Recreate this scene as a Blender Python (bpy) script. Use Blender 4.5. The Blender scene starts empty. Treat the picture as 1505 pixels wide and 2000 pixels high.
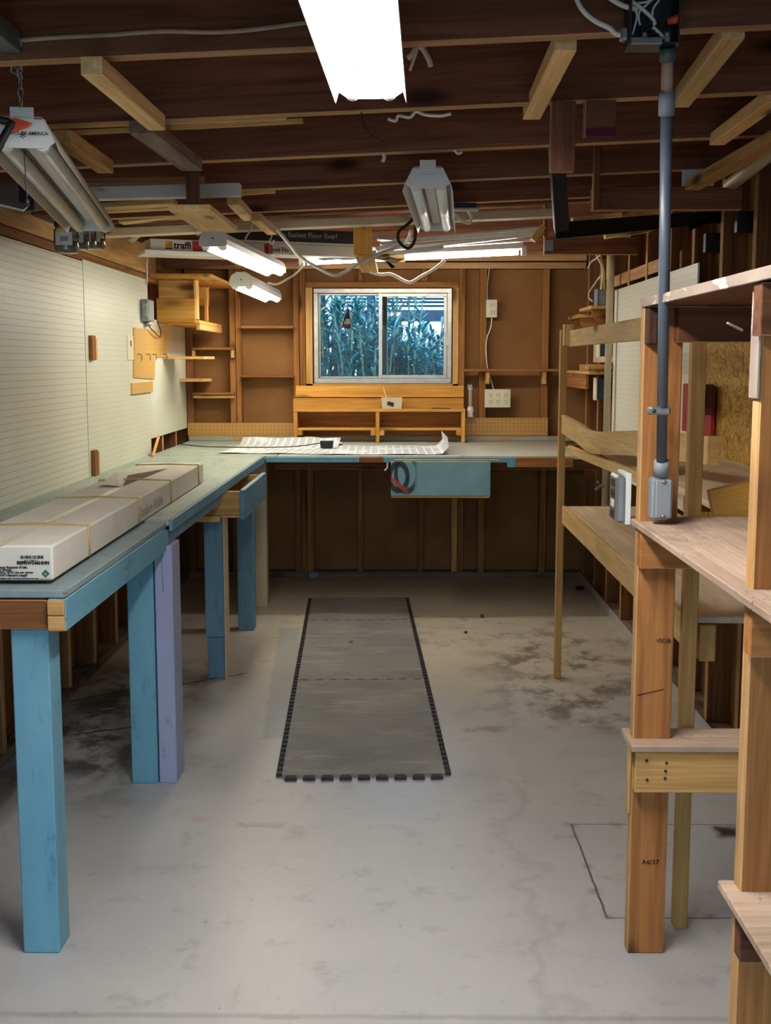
import bpy, bmesh, math, random
from mathutils import Vector, Matrix
random.seed(7)
SC = bpy.context.scene
COL = SC.collection
# ------------------------------------------------------------------ camera geometry
F, CH = 2300.0, 1.45
PITCH = math.atan((1000-706)/F)
YAW = math.atan((785-752.5)/(F/math.cos(PITCH)))
cp, sp, cy_, sy_ = math.cos(PITCH), math.sin(PITCH), math.cos(YAW), math.sin(YAW)
FWD = Vector((-sy_*cp, cy_*cp, -sp)); RGT = Vector((cy_, sy_, 0)); UPV = RGT.cross(FWD)
CAM = Vector((0, 0, CH))
def ray(px, py): return FWD*F + RGT*(px-752.5) + UPV*(1000-py)
def aY(px, py, Y): r = ray(px, py); return CAM + r*(Y/r.y)
def aX(px, py, X): r = ray(px, py); return CAM + r*(X/r.x)
def aZ(px, py, Z): r = ray(px, py); return CAM + r*((Z-CH)/r.z)
def roofz(x): return 2.073 + 0.042*x        # underside of the sloping joists

# ------------------------------------------------------------------ materials
def lin(c):
    if isinstance(c, str):
        c = [int(c[i:i+2], 16)/255 for i in (0, 2, 4)]
        c = [v/12.92 if v <= .04045 else ((v+.055)/1.055)**2.4 for v in c]
    return (c[0], c[1], c[2], 1)
class NT:
    def __init__(s, name):
        s.m = bpy.data.materials.new(name); s.m.use_nodes = True
        s.t = s.m.node_tree; s.b = s.t.nodes['Principled BSDF']; s.out = s.t.nodes['Material Output']
    def n(s, typ, ins=None, **props):
        x = s.t.nodes.new('ShaderNode'+typ)
        for k, v in props.items(): setattr(x, k, v)
        for k, v in (ins or {}).items(): s.set(x.inputs[k], v)
        return x
    def set(s, sock, v):
        if isinstance(v, bpy.types.NodeSocket): s.t.links.new(v, sock)
        elif isinstance(v, bpy.types.Node): s.t.links.new(v.outputs[0], sock)
        else: sock.default_value = v
    def math(s, op, a, b=None, clamp=False):
        x = s.n('Math', {0: a}, operation=op, use_clamp=clamp)
        if b is not None: s.set(x.inputs[1], b)
        return x.outputs[0]
    def mix(s, f, a, b, bt='MIX'):
        x = s.n('Mix', data_type='RGBA', blend_type=bt)
        s.set(x.inputs[0], f); s.set(x.inputs[6], a); s.set(x.inputs[7], b)
        return x.outputs[2]
    def ramp(s, f, stops):
        x = s.n('ValToRGB', {0: f}); e = x.color_ramp.elements
        while len(e) < len(stops): e.new(.5)
        for i, (p, c) in enumerate(stops): e[i].position = p; e[i].color = c if len(c) == 4 else lin(c)
        return x.outputs[0]
    def step(s, f, a, b):
        x = s.n('MapRange', {0: f, 1: a, 2: b, 3: 0., 4: 1.}, interpolation_type='SMOOTHSTEP')
        return x.outputs[0]
    def obj(s, rand=True, scale=(1, 1, 1)):
        tc = s.n('TexCoord').outputs['Object']
        if rand:
            r = s.n('ObjectInfo').outputs['Random']
            v = s.n('VectorMath', {0: (37., 11., 23.)}, operation='SCALE'); s.set(v.inputs['Scale'], r)
            tc = s.n('VectorMath', {0: tc, 1: v.outputs[0]}, operation='ADD').outputs[0]
        return s.n('Mapping', {'Vector': tc, 'Scale': scale}).outputs[0]
    def noise(s, vec, sc, det=4., rough=.55, dist=0.):
        return s.n('TexNoise', {'Vector': vec, 'Scale': sc, 'Detail': det, 'Roughness': rough, 'Distortion': dist}).outputs['Fac']
    def bump(s, h, st=.2, d=.01):
        x = s.n('Bump', {'Height': h, 'Strength': st, 'Distance': d}); s.set(s.b.inputs['Normal'], x.outputs[0])
    def fin(s, col, rough=.6, spec=.3, metal=0.):
        s.set(s.b.inputs['Base Color'], col); s.set(s.b.inputs['Roughness'], rough)
        s.b.inputs['Specular IOR Level'].default_value = spec; s.b.inputs['Metallic'].default_value = metal
        return s.m
def plain(name, c, rough=.5, metal=0., spec=.4, var=.12, nscale=18):
    t = NT(name); c = lin(c)
    f = t.noise(t.obj(), nscale, 5)
    d = tuple(v*(1-var) for v in c[:3])+(1,); l = tuple(min(1, v*(1+var)) for v in c[:3])+(1,)
    col = t.ramp(f, [(.3, d), (.7, l)])
    t.bump(f, .06, .003)
    return t.fin(col, rough, spec, metal)
def wood(name, light, dark, knots=.8, rough=.75, g=1., rnd=.22, dirt=None, dirtamt=.5, specks=False):
    t = NT(name)
    v = t.obj(True)
    def mp(sc): return t.n('Mapping', {'Vector': v, 'Scale': sc}).outputs[0]
    n1 = t.noise(mp((1.0*g, 20*g, 20*g)), 1.4, 5, .6, .9)
    n2 = t.noise(mp((5*g, 170*g, 170*g)), 1.0, 3)
    n3 = t.noise(mp((1.5, 5, 5)), 1.0, 3)
    col = t.ramp(n1, [(.30, lin(dark)), (.62, lin(light))])
    fine = t.n('MapRange', {0: n2, 1: .3, 2: .7, 3: .84, 4: 1.1}).outputs[0]
    blot = t.n('MapRange', {0: n3, 1: .3, 2: .7, 3: .84, 4: 1.12}).outputs[0]
    r = t.n('ObjectInfo').outputs['Random']
    tone = t.n('MapRange', {0: r, 1: 0., 2: 1., 3: 1-rnd, 4: 1+rnd*.6}).outputs[0]
    k = t.math('MULTIPLY', t.math('MULTIPLY', fine, blot), tone)
    vm = t.n('VectorMath', {0: col}, operation='SCALE'); t.set(vm.inputs['Scale'], k)
    col = vm.outputs[0]
    if knots:
        vo = t.n('TexVoronoi', {'Vector': mp((2.6, 7.5, 7.5)), 'Scale': 1.0}, feature='F1').outputs['Distance']
        kn = t.math('SUBTRACT', 1., t.step(vo, .06, .25))
        col = t.mix(t.math('MULTIPLY', kn, knots), col, (.035, .015, .008, 1))
    if dirt:
        dn = t.noise(mp((3, 5, 5)), 1.3, 6, .65)
        col = t.mix(t.math('MULTIPLY', t.step(dn, .5, .72), dirtamt), col, lin(dirt))
    if specks:
        vs_ = t.n('TexVoronoi', {'Vector': v, 'Scale': 75.}).outputs['Distance']
        sm = t.math('MULTIPLY', t.math('SUBTRACT', 1., t.step(vs_, .16, .24)), t.step(t.noise(v, 4, 4), .48, .58))
        col = t.mix(t.math('MULTIPLY', sm, .85), col, (.03, .025, .02, 1))
    t.bump(n2, .12, .002)
    return t.fin(col, rough, .25)
def painted(name, paint, paint2, bare, wear=.62, rough=.55, dirt='2a2a26', dirtamt=.5):
    t = NT(name); v = t.obj(True)
    def mp(sc): return t.n('Mapping', {'Vector': v, 'Scale': sc}).outputs[0]
    n1 = t.noise(mp((2, 9, 9)), 1.5, 4)
    n2 = t.noise(mp((4, 11, 11)), 2.2, 8, .7)
    n3 = t.noise(mp((3, 40, 40)), 2.0, 5, .6)
    col = t.ramp(n1, [(.3, lin(paint)), (.7, lin(paint2))])
    col = t.mix(t.math('MULTIPLY', t.step(n2, .56, .72), dirtamt), col, lin(dirt))
    col = t.mix(t.step(n2, wear, wear+.02), col, lin(bare))
    sp_ = t.step(n3, .66, .71)
    col = t.mix(t.math('MULTIPLY', sp_, .7), col, lin(dirt))
    t.bump(n3, .1, .002)
    return t.fin(col, rough, .35)
def emit(name, col, st):
    t = NT(name); e = t.n('Emission', {'Color': lin(col), 'Strength': st}); t.t.links.new(e.outputs[0], t.out.inputs[0]); return t.m
def glass(name, tint=(.97, .99, .99, 1), gl=.12):
    t = NT(name)
    tr = t.n('BsdfTransparent', {'Color': tint}); g = t.n('BsdfGlossy', {'Color': (1, 1, 1, 1), 'Roughness': .02})
    lw = t.n('LayerWeight', {'Blend': .12})
    f = t.math('ADD', lw.outputs['Fresnel'], gl*.1, True)
    mx = t.n('MixShader'); t.set(mx.inputs[0], f); t.t.links.new(tr.outputs[0], mx.inputs[1]); t.t.links.new(g.outputs[0], mx.inputs[2])
    t.t.links.new(mx.outputs[0], t.out.inputs[0]); return t.m

M = {}
M['joist'] = wood('joist_wood', '8f5d45', '683f2d', .9, .85, rnd=.18)
M['stud'] = wood('stud_wood', 'a9743e', '7c4c25', .9, .8)
M['studdark'] = wood('dark_stud_wood', '8d5c36', '5f3a20', .9, .8)
M['tan'] = wood('tan_wood', 'dcaf6c', 'bd8c4f', .8, .75)
M['pale'] = wood('pale_pine', 'f2cf90', 'dcb06c', .9, .75)
M['pine'] = wood('yellow_pine', 'dba550', 'bd8335', .6, .7)
M['post'] = wood('post_wood', 'bb7f47', '935b2c', 1.0, .7, rnd=.1)
M['brown'] = wood('old_brown_wood', '7a4d33', '4f2f1e', 1.0, .8)
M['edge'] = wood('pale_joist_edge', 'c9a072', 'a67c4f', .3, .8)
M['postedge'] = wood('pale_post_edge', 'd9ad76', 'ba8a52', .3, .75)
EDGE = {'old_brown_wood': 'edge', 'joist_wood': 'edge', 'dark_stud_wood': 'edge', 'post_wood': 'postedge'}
M['weathered'] = wood('weathered_wood', '96806e', '6a574b', .6, .9, dirt='3a2e28', dirtamt=.8)
M['greywood'] = painted('grey_flaking_edge', '8d7d70', 'a8988a', 'd5c5b0', .58, .9, '2c241f', .95)
M['broken'] = wood('broken_end_wood', '5f4231', '38251b', .3, .9)
M['benchgrey'] = painted('worn_grey_bench_top', 'b3b1a2', 'c2bfb0', '8b7a62', .72, .6, '5c574c', .6)
M['splash'] = painted('worn_blue_backsplash', '8fa0a0', 'a9a08a', 'b78f52', .56, .65, '5c574c', .4)
M['ply'] = wood('plywood', 'ecd6b4', 'd8bb94', .2, .8, g=.6, rnd=.06, dirt='c0a888', dirtamt=.3)
M['plydirty'] = wood('dirty_plywood', 'c6ac97', 'a98f7b', .2, .85, g=.6, rnd=.05, dirt='6d5f54', dirtamt=.6, specks=True)
M['bluegreen'] = painted('worn_blue_paint_top', '97a89e', 'abb6a6', '8b7a62', .66, .6, '57534a', .7)
M['benchnear'] = painted('dirty_blue_bench_top', '77898d', '8b9b9c', '6b5c48', .62, .6, '33312d', .85)
M['blue'] = painted('blue_paint', '629ab0', '73a8ba', 'a3835c', .80, .5, '2c4450', .5)
M['bluegrey'] = painted('blue_grey_paint', '5f869b', '6f97ab', '9a8160', .74, .55, '33434a', .7)
M['lavender'] = painted('lavender_paint', '9aa0bf', 'a4a9c6', 'b78a63', .77, .55, '55576a', .4)
M['cream'] = painted('cream_paint', 'c9b594', 'd4c2a2', '8e6a45', .75, .6, '6b543b', .5)
M['white'] = plain('white_enamel', 'dcdad2', .35, 0, .5, .05)
M['whiteold'] = painted('old_white_paint', 'c7c2bb', 'd4cfc8', '6f5543', .72, .6, '4a3c33', .6)
M['dusty'] = plain('dusty_lamp_metal', 'c2b7a3', .4, .0, .5, .08)
M['metalwhite'] = plain('white_lamp_metal', 'e2e0da', .45, .0, .5, .05)
M['alu'] = plain('aluminium', 'b9b4a8', .38, .7, .5, .15)
M['galv'] = plain('galvanised_steel', '9aa09c', .4, .75, .5, .2)
M['darkmetal'] = plain('dark_box_metal', '3a3d42', .45, .6, .5, .25)
M['greenmetal'] = plain('green_grey_metal', '5d6b66', .5, .3, .5, .2)
M['black'] = plain('black_paint', '14161a', .55, 0, .4, .2)
M['greyplastic'] = plain('grey_plastic', '8b9196', .45, 0, .4, .06)
M['pvcgrey'] = plain('grey_conduit', '545c68', .35, 0, .5, .1)
M['cable'] = plain('white_cable', 'e6dfd0', .5, 0, .4, .06)
M['oldcable'] = plain('dusty_cable', 'ab9684', .6, 0, .3, .1)
M['yellow'] = plain('yellow_cable', 'b69a35', .5, 0, .4, .06)
M['pvc'] = plain('cream_pipe', 'd9cba6', .45, 0, .4, .06)
M['ivory'] = plain('ivory_plate', 'e0dabd', .45, 0, .4, .03)
M['slot'] = plain('dark_slot', '3a3026', .7, 0, .2, .05)
M['orange'] = plain('orange_plastic', 'd0502c', .4, 0, .4, .05)
M['red'] = plain('red_print', 'b3262a', .5, 0, .3, .06)
M['ink'] = plain('black_ink', '1b1a19', .7, 0, .2, .05)
M['yellowink'] = plain('yellow_ink', 'd9a021', .6, 0, .2, .05)
M['greenink'] = plain('green_ink', '1f6b52', .6, 0, .2, .05)
M['greyink'] = plain('grey_ink', 'aaa69c', .6, 0, .2, .05)
M['paper'] = plain('paper', 'd9dbd8', .8, 0, .2, .03)
M['carton'] = plain('white_cardboard', 'd8d2c6', .75, 0, .25, .07, 7)
M['cartonclean'] = plain('printed_white_carton', 'd8d5cb', .7, 0, .25, .05, 9)
M['darkcarton'] = plain('dark_carton', '37373b', .7, 0, .25, .15)
M['strap'] = plain('yellowed_strap', 'b8a060', .4, 0, .4, .06)
M['brownpaper'] = plain('bare_cardboard', '6a5844', .85, 0, .2, .15)
M['bluesheet'] = plain('blue_plastic_sheet', '7fa6b4', .3, 0, .5, .12)
M['tubeoff'] = plain('unlit_tube_glass', 'eef2f0', .3, 0, .6, .04)
M['lid'] = plain('jar_lid', '2b2824', .45, .3, .5, .15)
M['jar'] = glass('jar_glass', (.80, .84, .82, 1), 1.2)
M['jarcontent'] = plain('hardware_in_jar', '6f6a62', .5, .4, .5, .5, 120)
M['pane'] = glass('window_glass', (.95, .98, .99, 1), .03)
M['bottle'] = plain('brown_bottle', '3b2119', .25, 0, .5, .3)
M['osbred'] = plain('red_spray_paint', 'b02c2a', .6, 0, .3, .25, 6)
M['foliage'] = plain('oleander_leaf', '4a8f97', .4, 0, .5, .5, 9)
M['stem'] = plain('oleander_stem', '93a58a', .6, 0, .3, .2)
M['ramada'] = plain('grey_blue_timber', '4d5b6c', .7, 0, .3, .15)
M['soil'] = plain('soil', '8a7c68', .9, 0, .2, .2)
M['bin'] = plain('translucent_tub', 'c9bd9d', .45, 0, .4, .06)
M['stucco'] = plain('stucco', '8c8275', .9, 0, .2, .1)
M['lampwarm'] = emit('lit_tube_far', (1.0, .91, .73), 11.5)
M['lampcool'] = emit('lit_tube_near', (1.0, .98, .95), 35.0)
M['lampback'] = emit('lit_tube_back', (1.0, .93, .84), 27.0)

def sheathing():
    t = NT('brown_fibreboard'); v = t.obj(False)
    n = t.noise(v, 3.0, 4); n2 = t.noise(v, 60, 3)
    col = t.ramp(n, [(.3, lin('855c35')), (.7, lin('9c7045'))])
    d = t.noise(t.n('Mapping', {'Vector': v, 'Scale': (30, 30, 1.2)}).outputs[0], 1.0, 5, .7)
    col = t.mix(t.math('MULTIPLY', t.step(d, .70, .78), .35), col, lin('b8a58c'))
    t.bump(n2, .15, .002)
    return t.fin(col, .9, .15)
M['sheath'] = sheathing()
def pegboard(name, c1, c2, hole, rad, ax, ofs, dirt=True, per=.0254):
    t = NT(name); tc = t.n('TexCoord').outputs['Object']
    s = t.n('SeparateXYZ', {0: tc})
    a, b = s.outputs[ax], s.outputs[2]
    def cell(q, o):
        f = t.math('FRACT', t.math('ADD', t.math('DIVIDE', q, per), 500.5+o)); return t.math('SUBTRACT', f, .5)
    u, w = cell(a, ofs), cell(b, ofs)
    r = t.math('SQRT', t.math('ADD', t.math('MULTIPLY', u, u), t.math('MULTIPLY', w, w)))
    h = t.math('SUBTRACT', 1., t.step(r, rad/per*.85, rad/per*1.1))
    n = t.noise(tc, 1.6, 6, .6); n2 = t.noise(tc, 14, 8, .7)
    col = t.ramp(n, [(.3, lin(c1)), (.7, lin(c2))])
    if dirt:
        col = t.mix(t.math('MULTIPLY', t.step(n2, .66, .72), .45), col, lin('6a6a55'))
    col = t.mix(h, col, lin(hole))
    t.bump(t.math('SUBTRACT', 1., h), .5, .003)
    return t.fin(col, .42, .45)
M['peg'] = pegboard('white_pegboard', 'd9d9c6', 'e2e1d0', '3b3a30', .0030, 1, 0)
M['peg2'] = pegboard('fine_holed_white_pegboard', 'd6d8c4', 'dedfcc', '6c6d5c', .0021, 1, .25)
M['peg3'] = pegboard('right_pegboard_lightened', 'e6e6d4', 'eeeddc', '77785f', .0021, 1, .25)  # fine-holed board again, colour lightened to stand in for stronger light on the right
M['pegplain'] = plain('white_hardboard', 'd5d8c6', .5, 0, .35, .04, 4)
M['pegtan'] = pegboard('tan_pegboard', 'b98a45', 'c69a55', '4a2f14', .0030, 0, .1, False)
M['pegtanside'] = pegboard('tan_pegboard_scrap', 'd0a555', 'dbb266', '70501f', .0018, 1, .2, False)
def osb():
    t = NT('strand_board'); v = t.obj(False)
    vo = t.n('TexVoronoi', {'Vector': t.n('Mapping', {'Vector': t.n('VectorMath', {0: v, 1: t.n('TexNoise', {'Vector': v, 'Scale': 9.}).outputs['Color']}, operation='ADD').outputs[0], 'Scale': (4, 8, 14)}).outputs[0], 'Scale': 2.2}).outputs['Color']
    f = t.n('SeparateColor', {0: vo}).outputs[0]
    col = t.ramp(f, [(.05, lin('a37a36')), (.4, lin('cda04c')), (.9, lin('e2bd68'))])
    n = t.noise(v, 25, 6, .7)
    col = t.mix(t.math('MULTIPLY', t.step(n, .58, .68), .6), col, lin('5c3f18'))
    return t.fin(col, .75, .2)
M['osb'] = osb()
def foam():
    t = NT('dark_foam_mat'); tc = t.n('TexCoord').outputs['Object']; r = t.n('ObjectInfo').outputs['Random']
    v = t.obj(True)
    n = t.noise(v, 3.2, 7, .65); n2 = t.noise(v, 40, 5, .7); n3 = t.noise(t.n('Mapping', {'Vector': v, 'Scale': (1.2, 4.5, 1)}).outputs[0], 3.0, 7, .7)
    col = t.ramp(n, [(.3, lin('77787a')), (.7, lin('8e8d89'))])
    col = t.mix(t.math('MULTIPLY', t.step(n3, .50, .70), .55), col, lin('b3ad9c'))
    col = t.mix(t.math('MULTIPLY', t.step(n2, .60, .70), .35), col, lin('8a8474'))
    dk = t.noise(t.n('Mapping', {'Vector': v, 'Scale': (2, 7, 1)}).outputs[0], 4, 6, .7)
    col = t.mix(t.math('MULTIPLY', t.step(dk, .66, .70), .6), col, lin('1c1b1a'))
    so = t.n('SeparateXYZ', {0: tc}); ex = t.math('MAXIMUM', t.step(t.math('ABSOLUTE', so.outputs[0]), .284, .290), t.math('SUBTRACT', 1., t.step(so.outputs[1], -.004, .001)))
    col = t.mix(t.math('MULTIPLY', ex, .9), col, lin('2b2b2c'))
    t.bump(n2, .3, .002)
    return t.fin(col, .75, .25)
M['foam'] = foam()
M['foamedge'] = plain('black_foam_edge', '2a2a2b', .8, 0, .2, .15)

def concrete():
    t = NT('concrete_floor'); tc = t.n('TexCoord').outputs['Object']; s = t.n('SeparateXYZ', {0: tc})
    X, Y = s.outputs[0], s.outputs[1]
    wob = t.noise(tc, 14, 4, .6); wob2 = t.noise(tc, 3.5, 5, .6)
    def wobble(q, amt, src): return t.math('ADD', q, t.math('MULTIPLY', t.math('SUBTRACT', src, .5), amt))
    Xw, Yw = wobble(X, .05, wob), wobble(Y, .05, t.noise(tc, 17, 4, .6))
    Xb, Yb = wobble(X, .7, wob2), wobble(Y, .9, t.noise(tc, 3.1, 5, .6))
    def boxm(xs, ys, cx, cy, hx, hy, soft=.02):
        a = t.math('SUBTRACT', t.math('ABSOLUTE', t.math('SUBTRACT', xs, cx)), hx)
        b = t.math('SUBTRACT', t.math('ABSOLUTE', t.math('SUBTRACT', ys, cy)), hy)
        return t.math('SUBTRACT', 1., t.step(t.math('MAXIMUM', a, b), -soft, soft))
    def line(p, q, w, xs, ys, soft=.004):
        dx, dy = q[0]-p[0], q[1]-p[1]; L = math.hypot(dx, dy); dx /= L; dy /= L
        u = t.math('ADD', t.math('MULTIPLY', t.math('SUBTRACT', xs, p[0]), dx), t.math('MULTIPLY', t.math('SUBTRACT', ys, p[1]), dy))
        v = t.math('SUBTRACT', t.math('MULTIPLY', t.math('SUBTRACT', xs, p[0]), dy), t.math('MULTIPLY', t.math('SUBTRACT', ys, p[1]), dx))
        a = t.math('SUBTRACT', t.math('ABSOLUTE', v), w); b = t.math('SUBTRACT', t.math('ABSOLUTE', t.math('SUBTRACT', u, L/2)), L/2)
        return t.math('SUBTRACT', 1., t.step(t.math('MAXIMUM', a, b), -soft*.3, soft))
    n1 = t.noise(tc, 1.1, 7, .6); n2 = t.noise(tc, 7, 8, .68); n3 = t.noise(tc, 90, 4, .6)
    col = t.ramp(n1, [(.3, lin('b3b3b3')), (.7, lin('c8c7c4'))])
    # tan dirt towards the back, lightened in place of lamp light; darker at the wall
    far = t.step(Yb, 4.6, 5.6)
    col = t.mix(t.math('MULTIPLY', far, .6), col, lin('d0c3a8'))
    edge = t.step(Yb, 7.0, 7.9)
    col = t.mix(t.math('MULTIPLY', edge, .35), col, lin('8f806a'))
    # mottling and stains
    col = t.mix(t.math('MULTIPLY', t.step(n2, .54, .70), .36), col, lin('777063'))
    col = t.mix(t.math('MULTIPLY', t.step(n2, .44, .30), .35), col, lin('c9c4ba'))
    st = t.noise(t.n('Mapping', {'Vector': tc, 'Scale': (2.2, 1.5, 1)}).outputs[0], 2.4, 8, .7)
    rs = boxm(Xb, Yb, .80, 5.35, .38, .75, .3)
    col = t.mix(t.math('MULTIPLY', t.math('MULTIPLY', rs, t.step(st, .46, .60)), .75), col, lin('5e4a38'))
    col = t.mix(t.math('MULTIPLY', t.math('MULTIPLY', rs, t.step(n2, .47, .36)), .6), col, lin('d8d2c6'))
    rb = boxm(Xb, Yb, .35, 6.3, .7, .35, .3)
    col = t.mix(t.math('MULTIPLY', t.math('MULTIPLY', rb, t.step(st, .52, .62)), .55), col, lin('6a5c48'))
    # oily patch under the left bench
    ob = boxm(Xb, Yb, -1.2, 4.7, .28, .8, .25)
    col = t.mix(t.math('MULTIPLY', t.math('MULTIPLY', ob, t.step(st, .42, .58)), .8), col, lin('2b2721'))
    # bluish painted strip along the mat, pale patch right of it
    a, b = aZ(548, 1226, 0), aZ(516, 1441, 0)
    col = t.mix(t.math('MULTIPLY', line((a.x+.05, a.y), (b.x+.05, b.y), .05, Xw, Yw, .02), .55), col, lin('8b959c'))
    a, b = aZ(950, 1440, 0), aZ(985, 1540, 0)
    col = t.mix(t.math('MULTIPLY', line((a.x+.03, a.y), (b.x+.03, b.y), .035, Xw, Yw, .012), .45), col, lin('c9c7c2'))
    a = aZ(938, 1420, 0)
    col = t.mix(t.math('MULTIPLY', t.math('MULTIPLY', boxm(Xw, Yw, a.x, a.y, .09, .06, .04), t.step(n2, .5, .58)), .5), col, lin('8a6a3d'))
    a = aZ(390, 1600, 0)
    col = t.mix(t.math('MULTIPLY', boxm(Xw, Yw, a.x, a.y, .015, .012, .03), .4), col, lin('b0614a'))
    a, b = aZ(465, 1612, 0), aZ(550, 1612, 0)
    col = t.mix(t.math('MULTIPLY', line(a.xy, b.xy, .012, Xw, wobble(Y, .12, wob), .02), .45), col, lin('7d7a76'))
    # wavy old water line
    wl = t.math('ABSOLUTE', t.math('SUBTRACT', t.math('ADD', X, t.math('MULTIPLY', t.math('SUBTRACT', t.noise(tc, 3.3, 3), .5), .5)), .36))
    wl = t.math('MULTIPLY', t.math('SUBTRACT', 1., t.step(wl, .0, .035)), boxm(X, Y, .36, 3.2, .4, .8, .1))
    col = t.mix(t.math('MULTIPLY', wl, .25), col, lin('858077'))
    # cut outline of the patched pit with chipped edges
    c = [aZ(1115, 1610, 0), aZ(1440, 1610, 0), aZ(1425, 1793, 0), aZ(1185, 1793, 0)]
    for i, j, w in ((0, 3, .0022), (0, 1, .0015), (3, 2, .0015)):
        col = t.mix(t.math('MULTIPLY', line(c[i].xy, c[j].xy, w, wobble(X, .012, wob), wobble(Y, .012, wob2), .003), .85), col, lin('2e2c2a'))
    for p in ((1120, 1634), (1147, 1692), (1163, 1740), (1186, 1790), (1116, 1611), (1201, 1610), (1385, 1790)):
        q = aZ(p[0], p[1], 0)
        col = t.mix(t.math('MULTIPLY', boxm(Xw, Yw, q.x, q.y, .010, .010, .018), .75), col, lin('6b6055'))
    q = aZ(1420, 1625, 0)
    col = t.mix(boxm(Xw, Yw, q.x, q.y, .035, .04, .02), col, lin('3e3a36'))
    # cracks under the bench
    for p, q2 in (((330, 1340), (480, 1315)), ((140, 1370), (330, 1330)), ((100, 1440), (260, 1420)), ((330, 1345), (260, 1380))):
        a, b = aZ(*p, 0), aZ(*q2, 0)
        col = t.mix(t.math('MULTIPLY', line(a.xy, b.xy, .005, Xw, Yw, .008), .8), col, lin('1d1a17'))
    # slab seam at the threshold
    col = t.mix(t.math('MULTIPLY', line((-2, 2.462), (2, 2.462), .006, X, wobble(Y, .02, wob), .010), .3), col, lin('55504a'))
    # specks
    vo = t.n('TexVoronoi', {'Vector': tc, 'Scale': 14.}).outputs['Distance']
    col = t.mix(t.math('MULTIPLY', t.math('SUBTRACT', 1., t.step(vo, .03, .07)), t.math('MULTIPLY', t.step(n2, .5, .56), .7)), col, lin('3f3831'))
    n5 = t.noise(t.n('Mapping', {'Vector': tc, 'Scale': (1.6, 1, 1), 'Rotation': (0, 0, .5)}).outputs[0], 19, 8, .75)
    col = t.mix(t.math('MULTIPLY', t.step(n5, .58, .70), .22), col, lin('6d675e'))
    col = t.mix(t.math('MULTIPLY', t.step(n5, .42, .32), .25), col, lin('dad7d1'))
    t.bump(t.math('ADD', t.math('MULTIPLY', n3, .5), n2), .12, .004)
    rg = t.n('MapRange', {0: n1, 1: .3, 2: .7, 3: .28, 4: .46}).outputs[0]
    return t.fin(col, rg, .5)
M['concrete'] = concrete()
def graffiti():
    t = NT('blue_drawer_front_sprayed'); tc = t.n('TexCoord').outputs['Object']; s = t.n('SeparateXYZ', {0: tc}); X, Z = s.outputs[0], s.outputs[2]
    n = t.noise(tc, 9, 5); n2 = t.noise(tc, 40, 4)
    col = t.ramp(n, [(.3, lin('76a3ad')), (.7, lin('86b2ba'))])
    def arc(cx, cz, rx, rz, w):
        a = t.math('DIVIDE', t.math('SUBTRACT', X, cx), rx); b = t.math('DIVIDE', t.math('SUBTRACT', Z, cz), rz)
        r = t.math('SQRT', t.math('ADD', t.math('MULTIPLY', a, a), t.math('MULTIPLY', b, b)))
        return t.math('SUBTRACT', 1., t.step(t.math('ABSOLUTE', t.math('SUBTRACT', r, 1.)), w*.4, w))
    for cx, cz, rx, rz, w in ((-.235, .01, .05, .075, .35), (-.19, .03, .06, .10, .25)):
        m = t.math('MULTIPLY', arc(cx, cz, rx, rz, w), t.math('SUBTRACT', 1., t.step(X, -.16, -.12)))
        col = t.mix(t.math('MULTIPLY', m, .92), col, lin('16181d'))
    d = t.math('ABSOLUTE', t.math('ADD', t.math('ADD', Z, t.math('MULTIPLY', t.math('ADD', X, .24), .8)), .03))
    m = t.math('MULTIPLY', t.math('SUBTRACT', 1., t.step(d, .008, .022)), t.math('SUBTRACT', 1., t.step(X, -.2, -.17)))
    col = t.mix(t.math('MULTIPLY', m, .85), col, lin('b8492c'))
    return t.fin(col, .5, .35)
M['graffiti'] = graffiti()
def purple():
    t = NT('block_with_purple_stain'); tc = t.n('TexCoord').outputs['Object']; s = t.n('SeparateXYZ', {0: tc})
    n = t.noise(tc, 12, 4)
    col = t.ramp(n, [(.3, lin('6b4530')), (.7, lin('7d5139'))])
    zz = t.math('ADD', s.outputs[2], t.math('MULTIPLY', t.math('SUBTRACT', t.noise(tc, 30, 4), .5), .03))
    m = t.math('SUBTRACT', 1., t.step(zz, -.028, -.018))
    col = t.mix(t.math('MULTIPLY', m, .85), col, lin('571638'))
    return t.fin(col, .8, .2)
M['purple'] = purple()
def printed():
    t = NT('printed_plan_paper'); tc = t.n('TexCoord').outputs['Object']; s = t.n('SeparateXYZ', {0: tc}); X, Y = s.outputs[0], s.outputs[1]
    n = t.noise(tc, 20, 3)
    fx = t.math('FRACT', t.math('MULTIPLY', X, 22.)); fy = t.math('FRACT', t.math('MULTIPLY', Y, 70.))
    cm = t.step(fx, .25, .32)
    m = t.math('MULTIPLY', cm, t.step(t.noise(t.n('Mapping', {'Vector': tc, 'Scale': (1, .6, 1)}).outputs[0], 6, 3), .40, .5))
    col = t.mix(t.math('MULTIPLY', m, .40), lin('dcdfdd'), lin('6e7883'))
    return t.fin(col, .8, .2)
M['print'] = printed()

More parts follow.
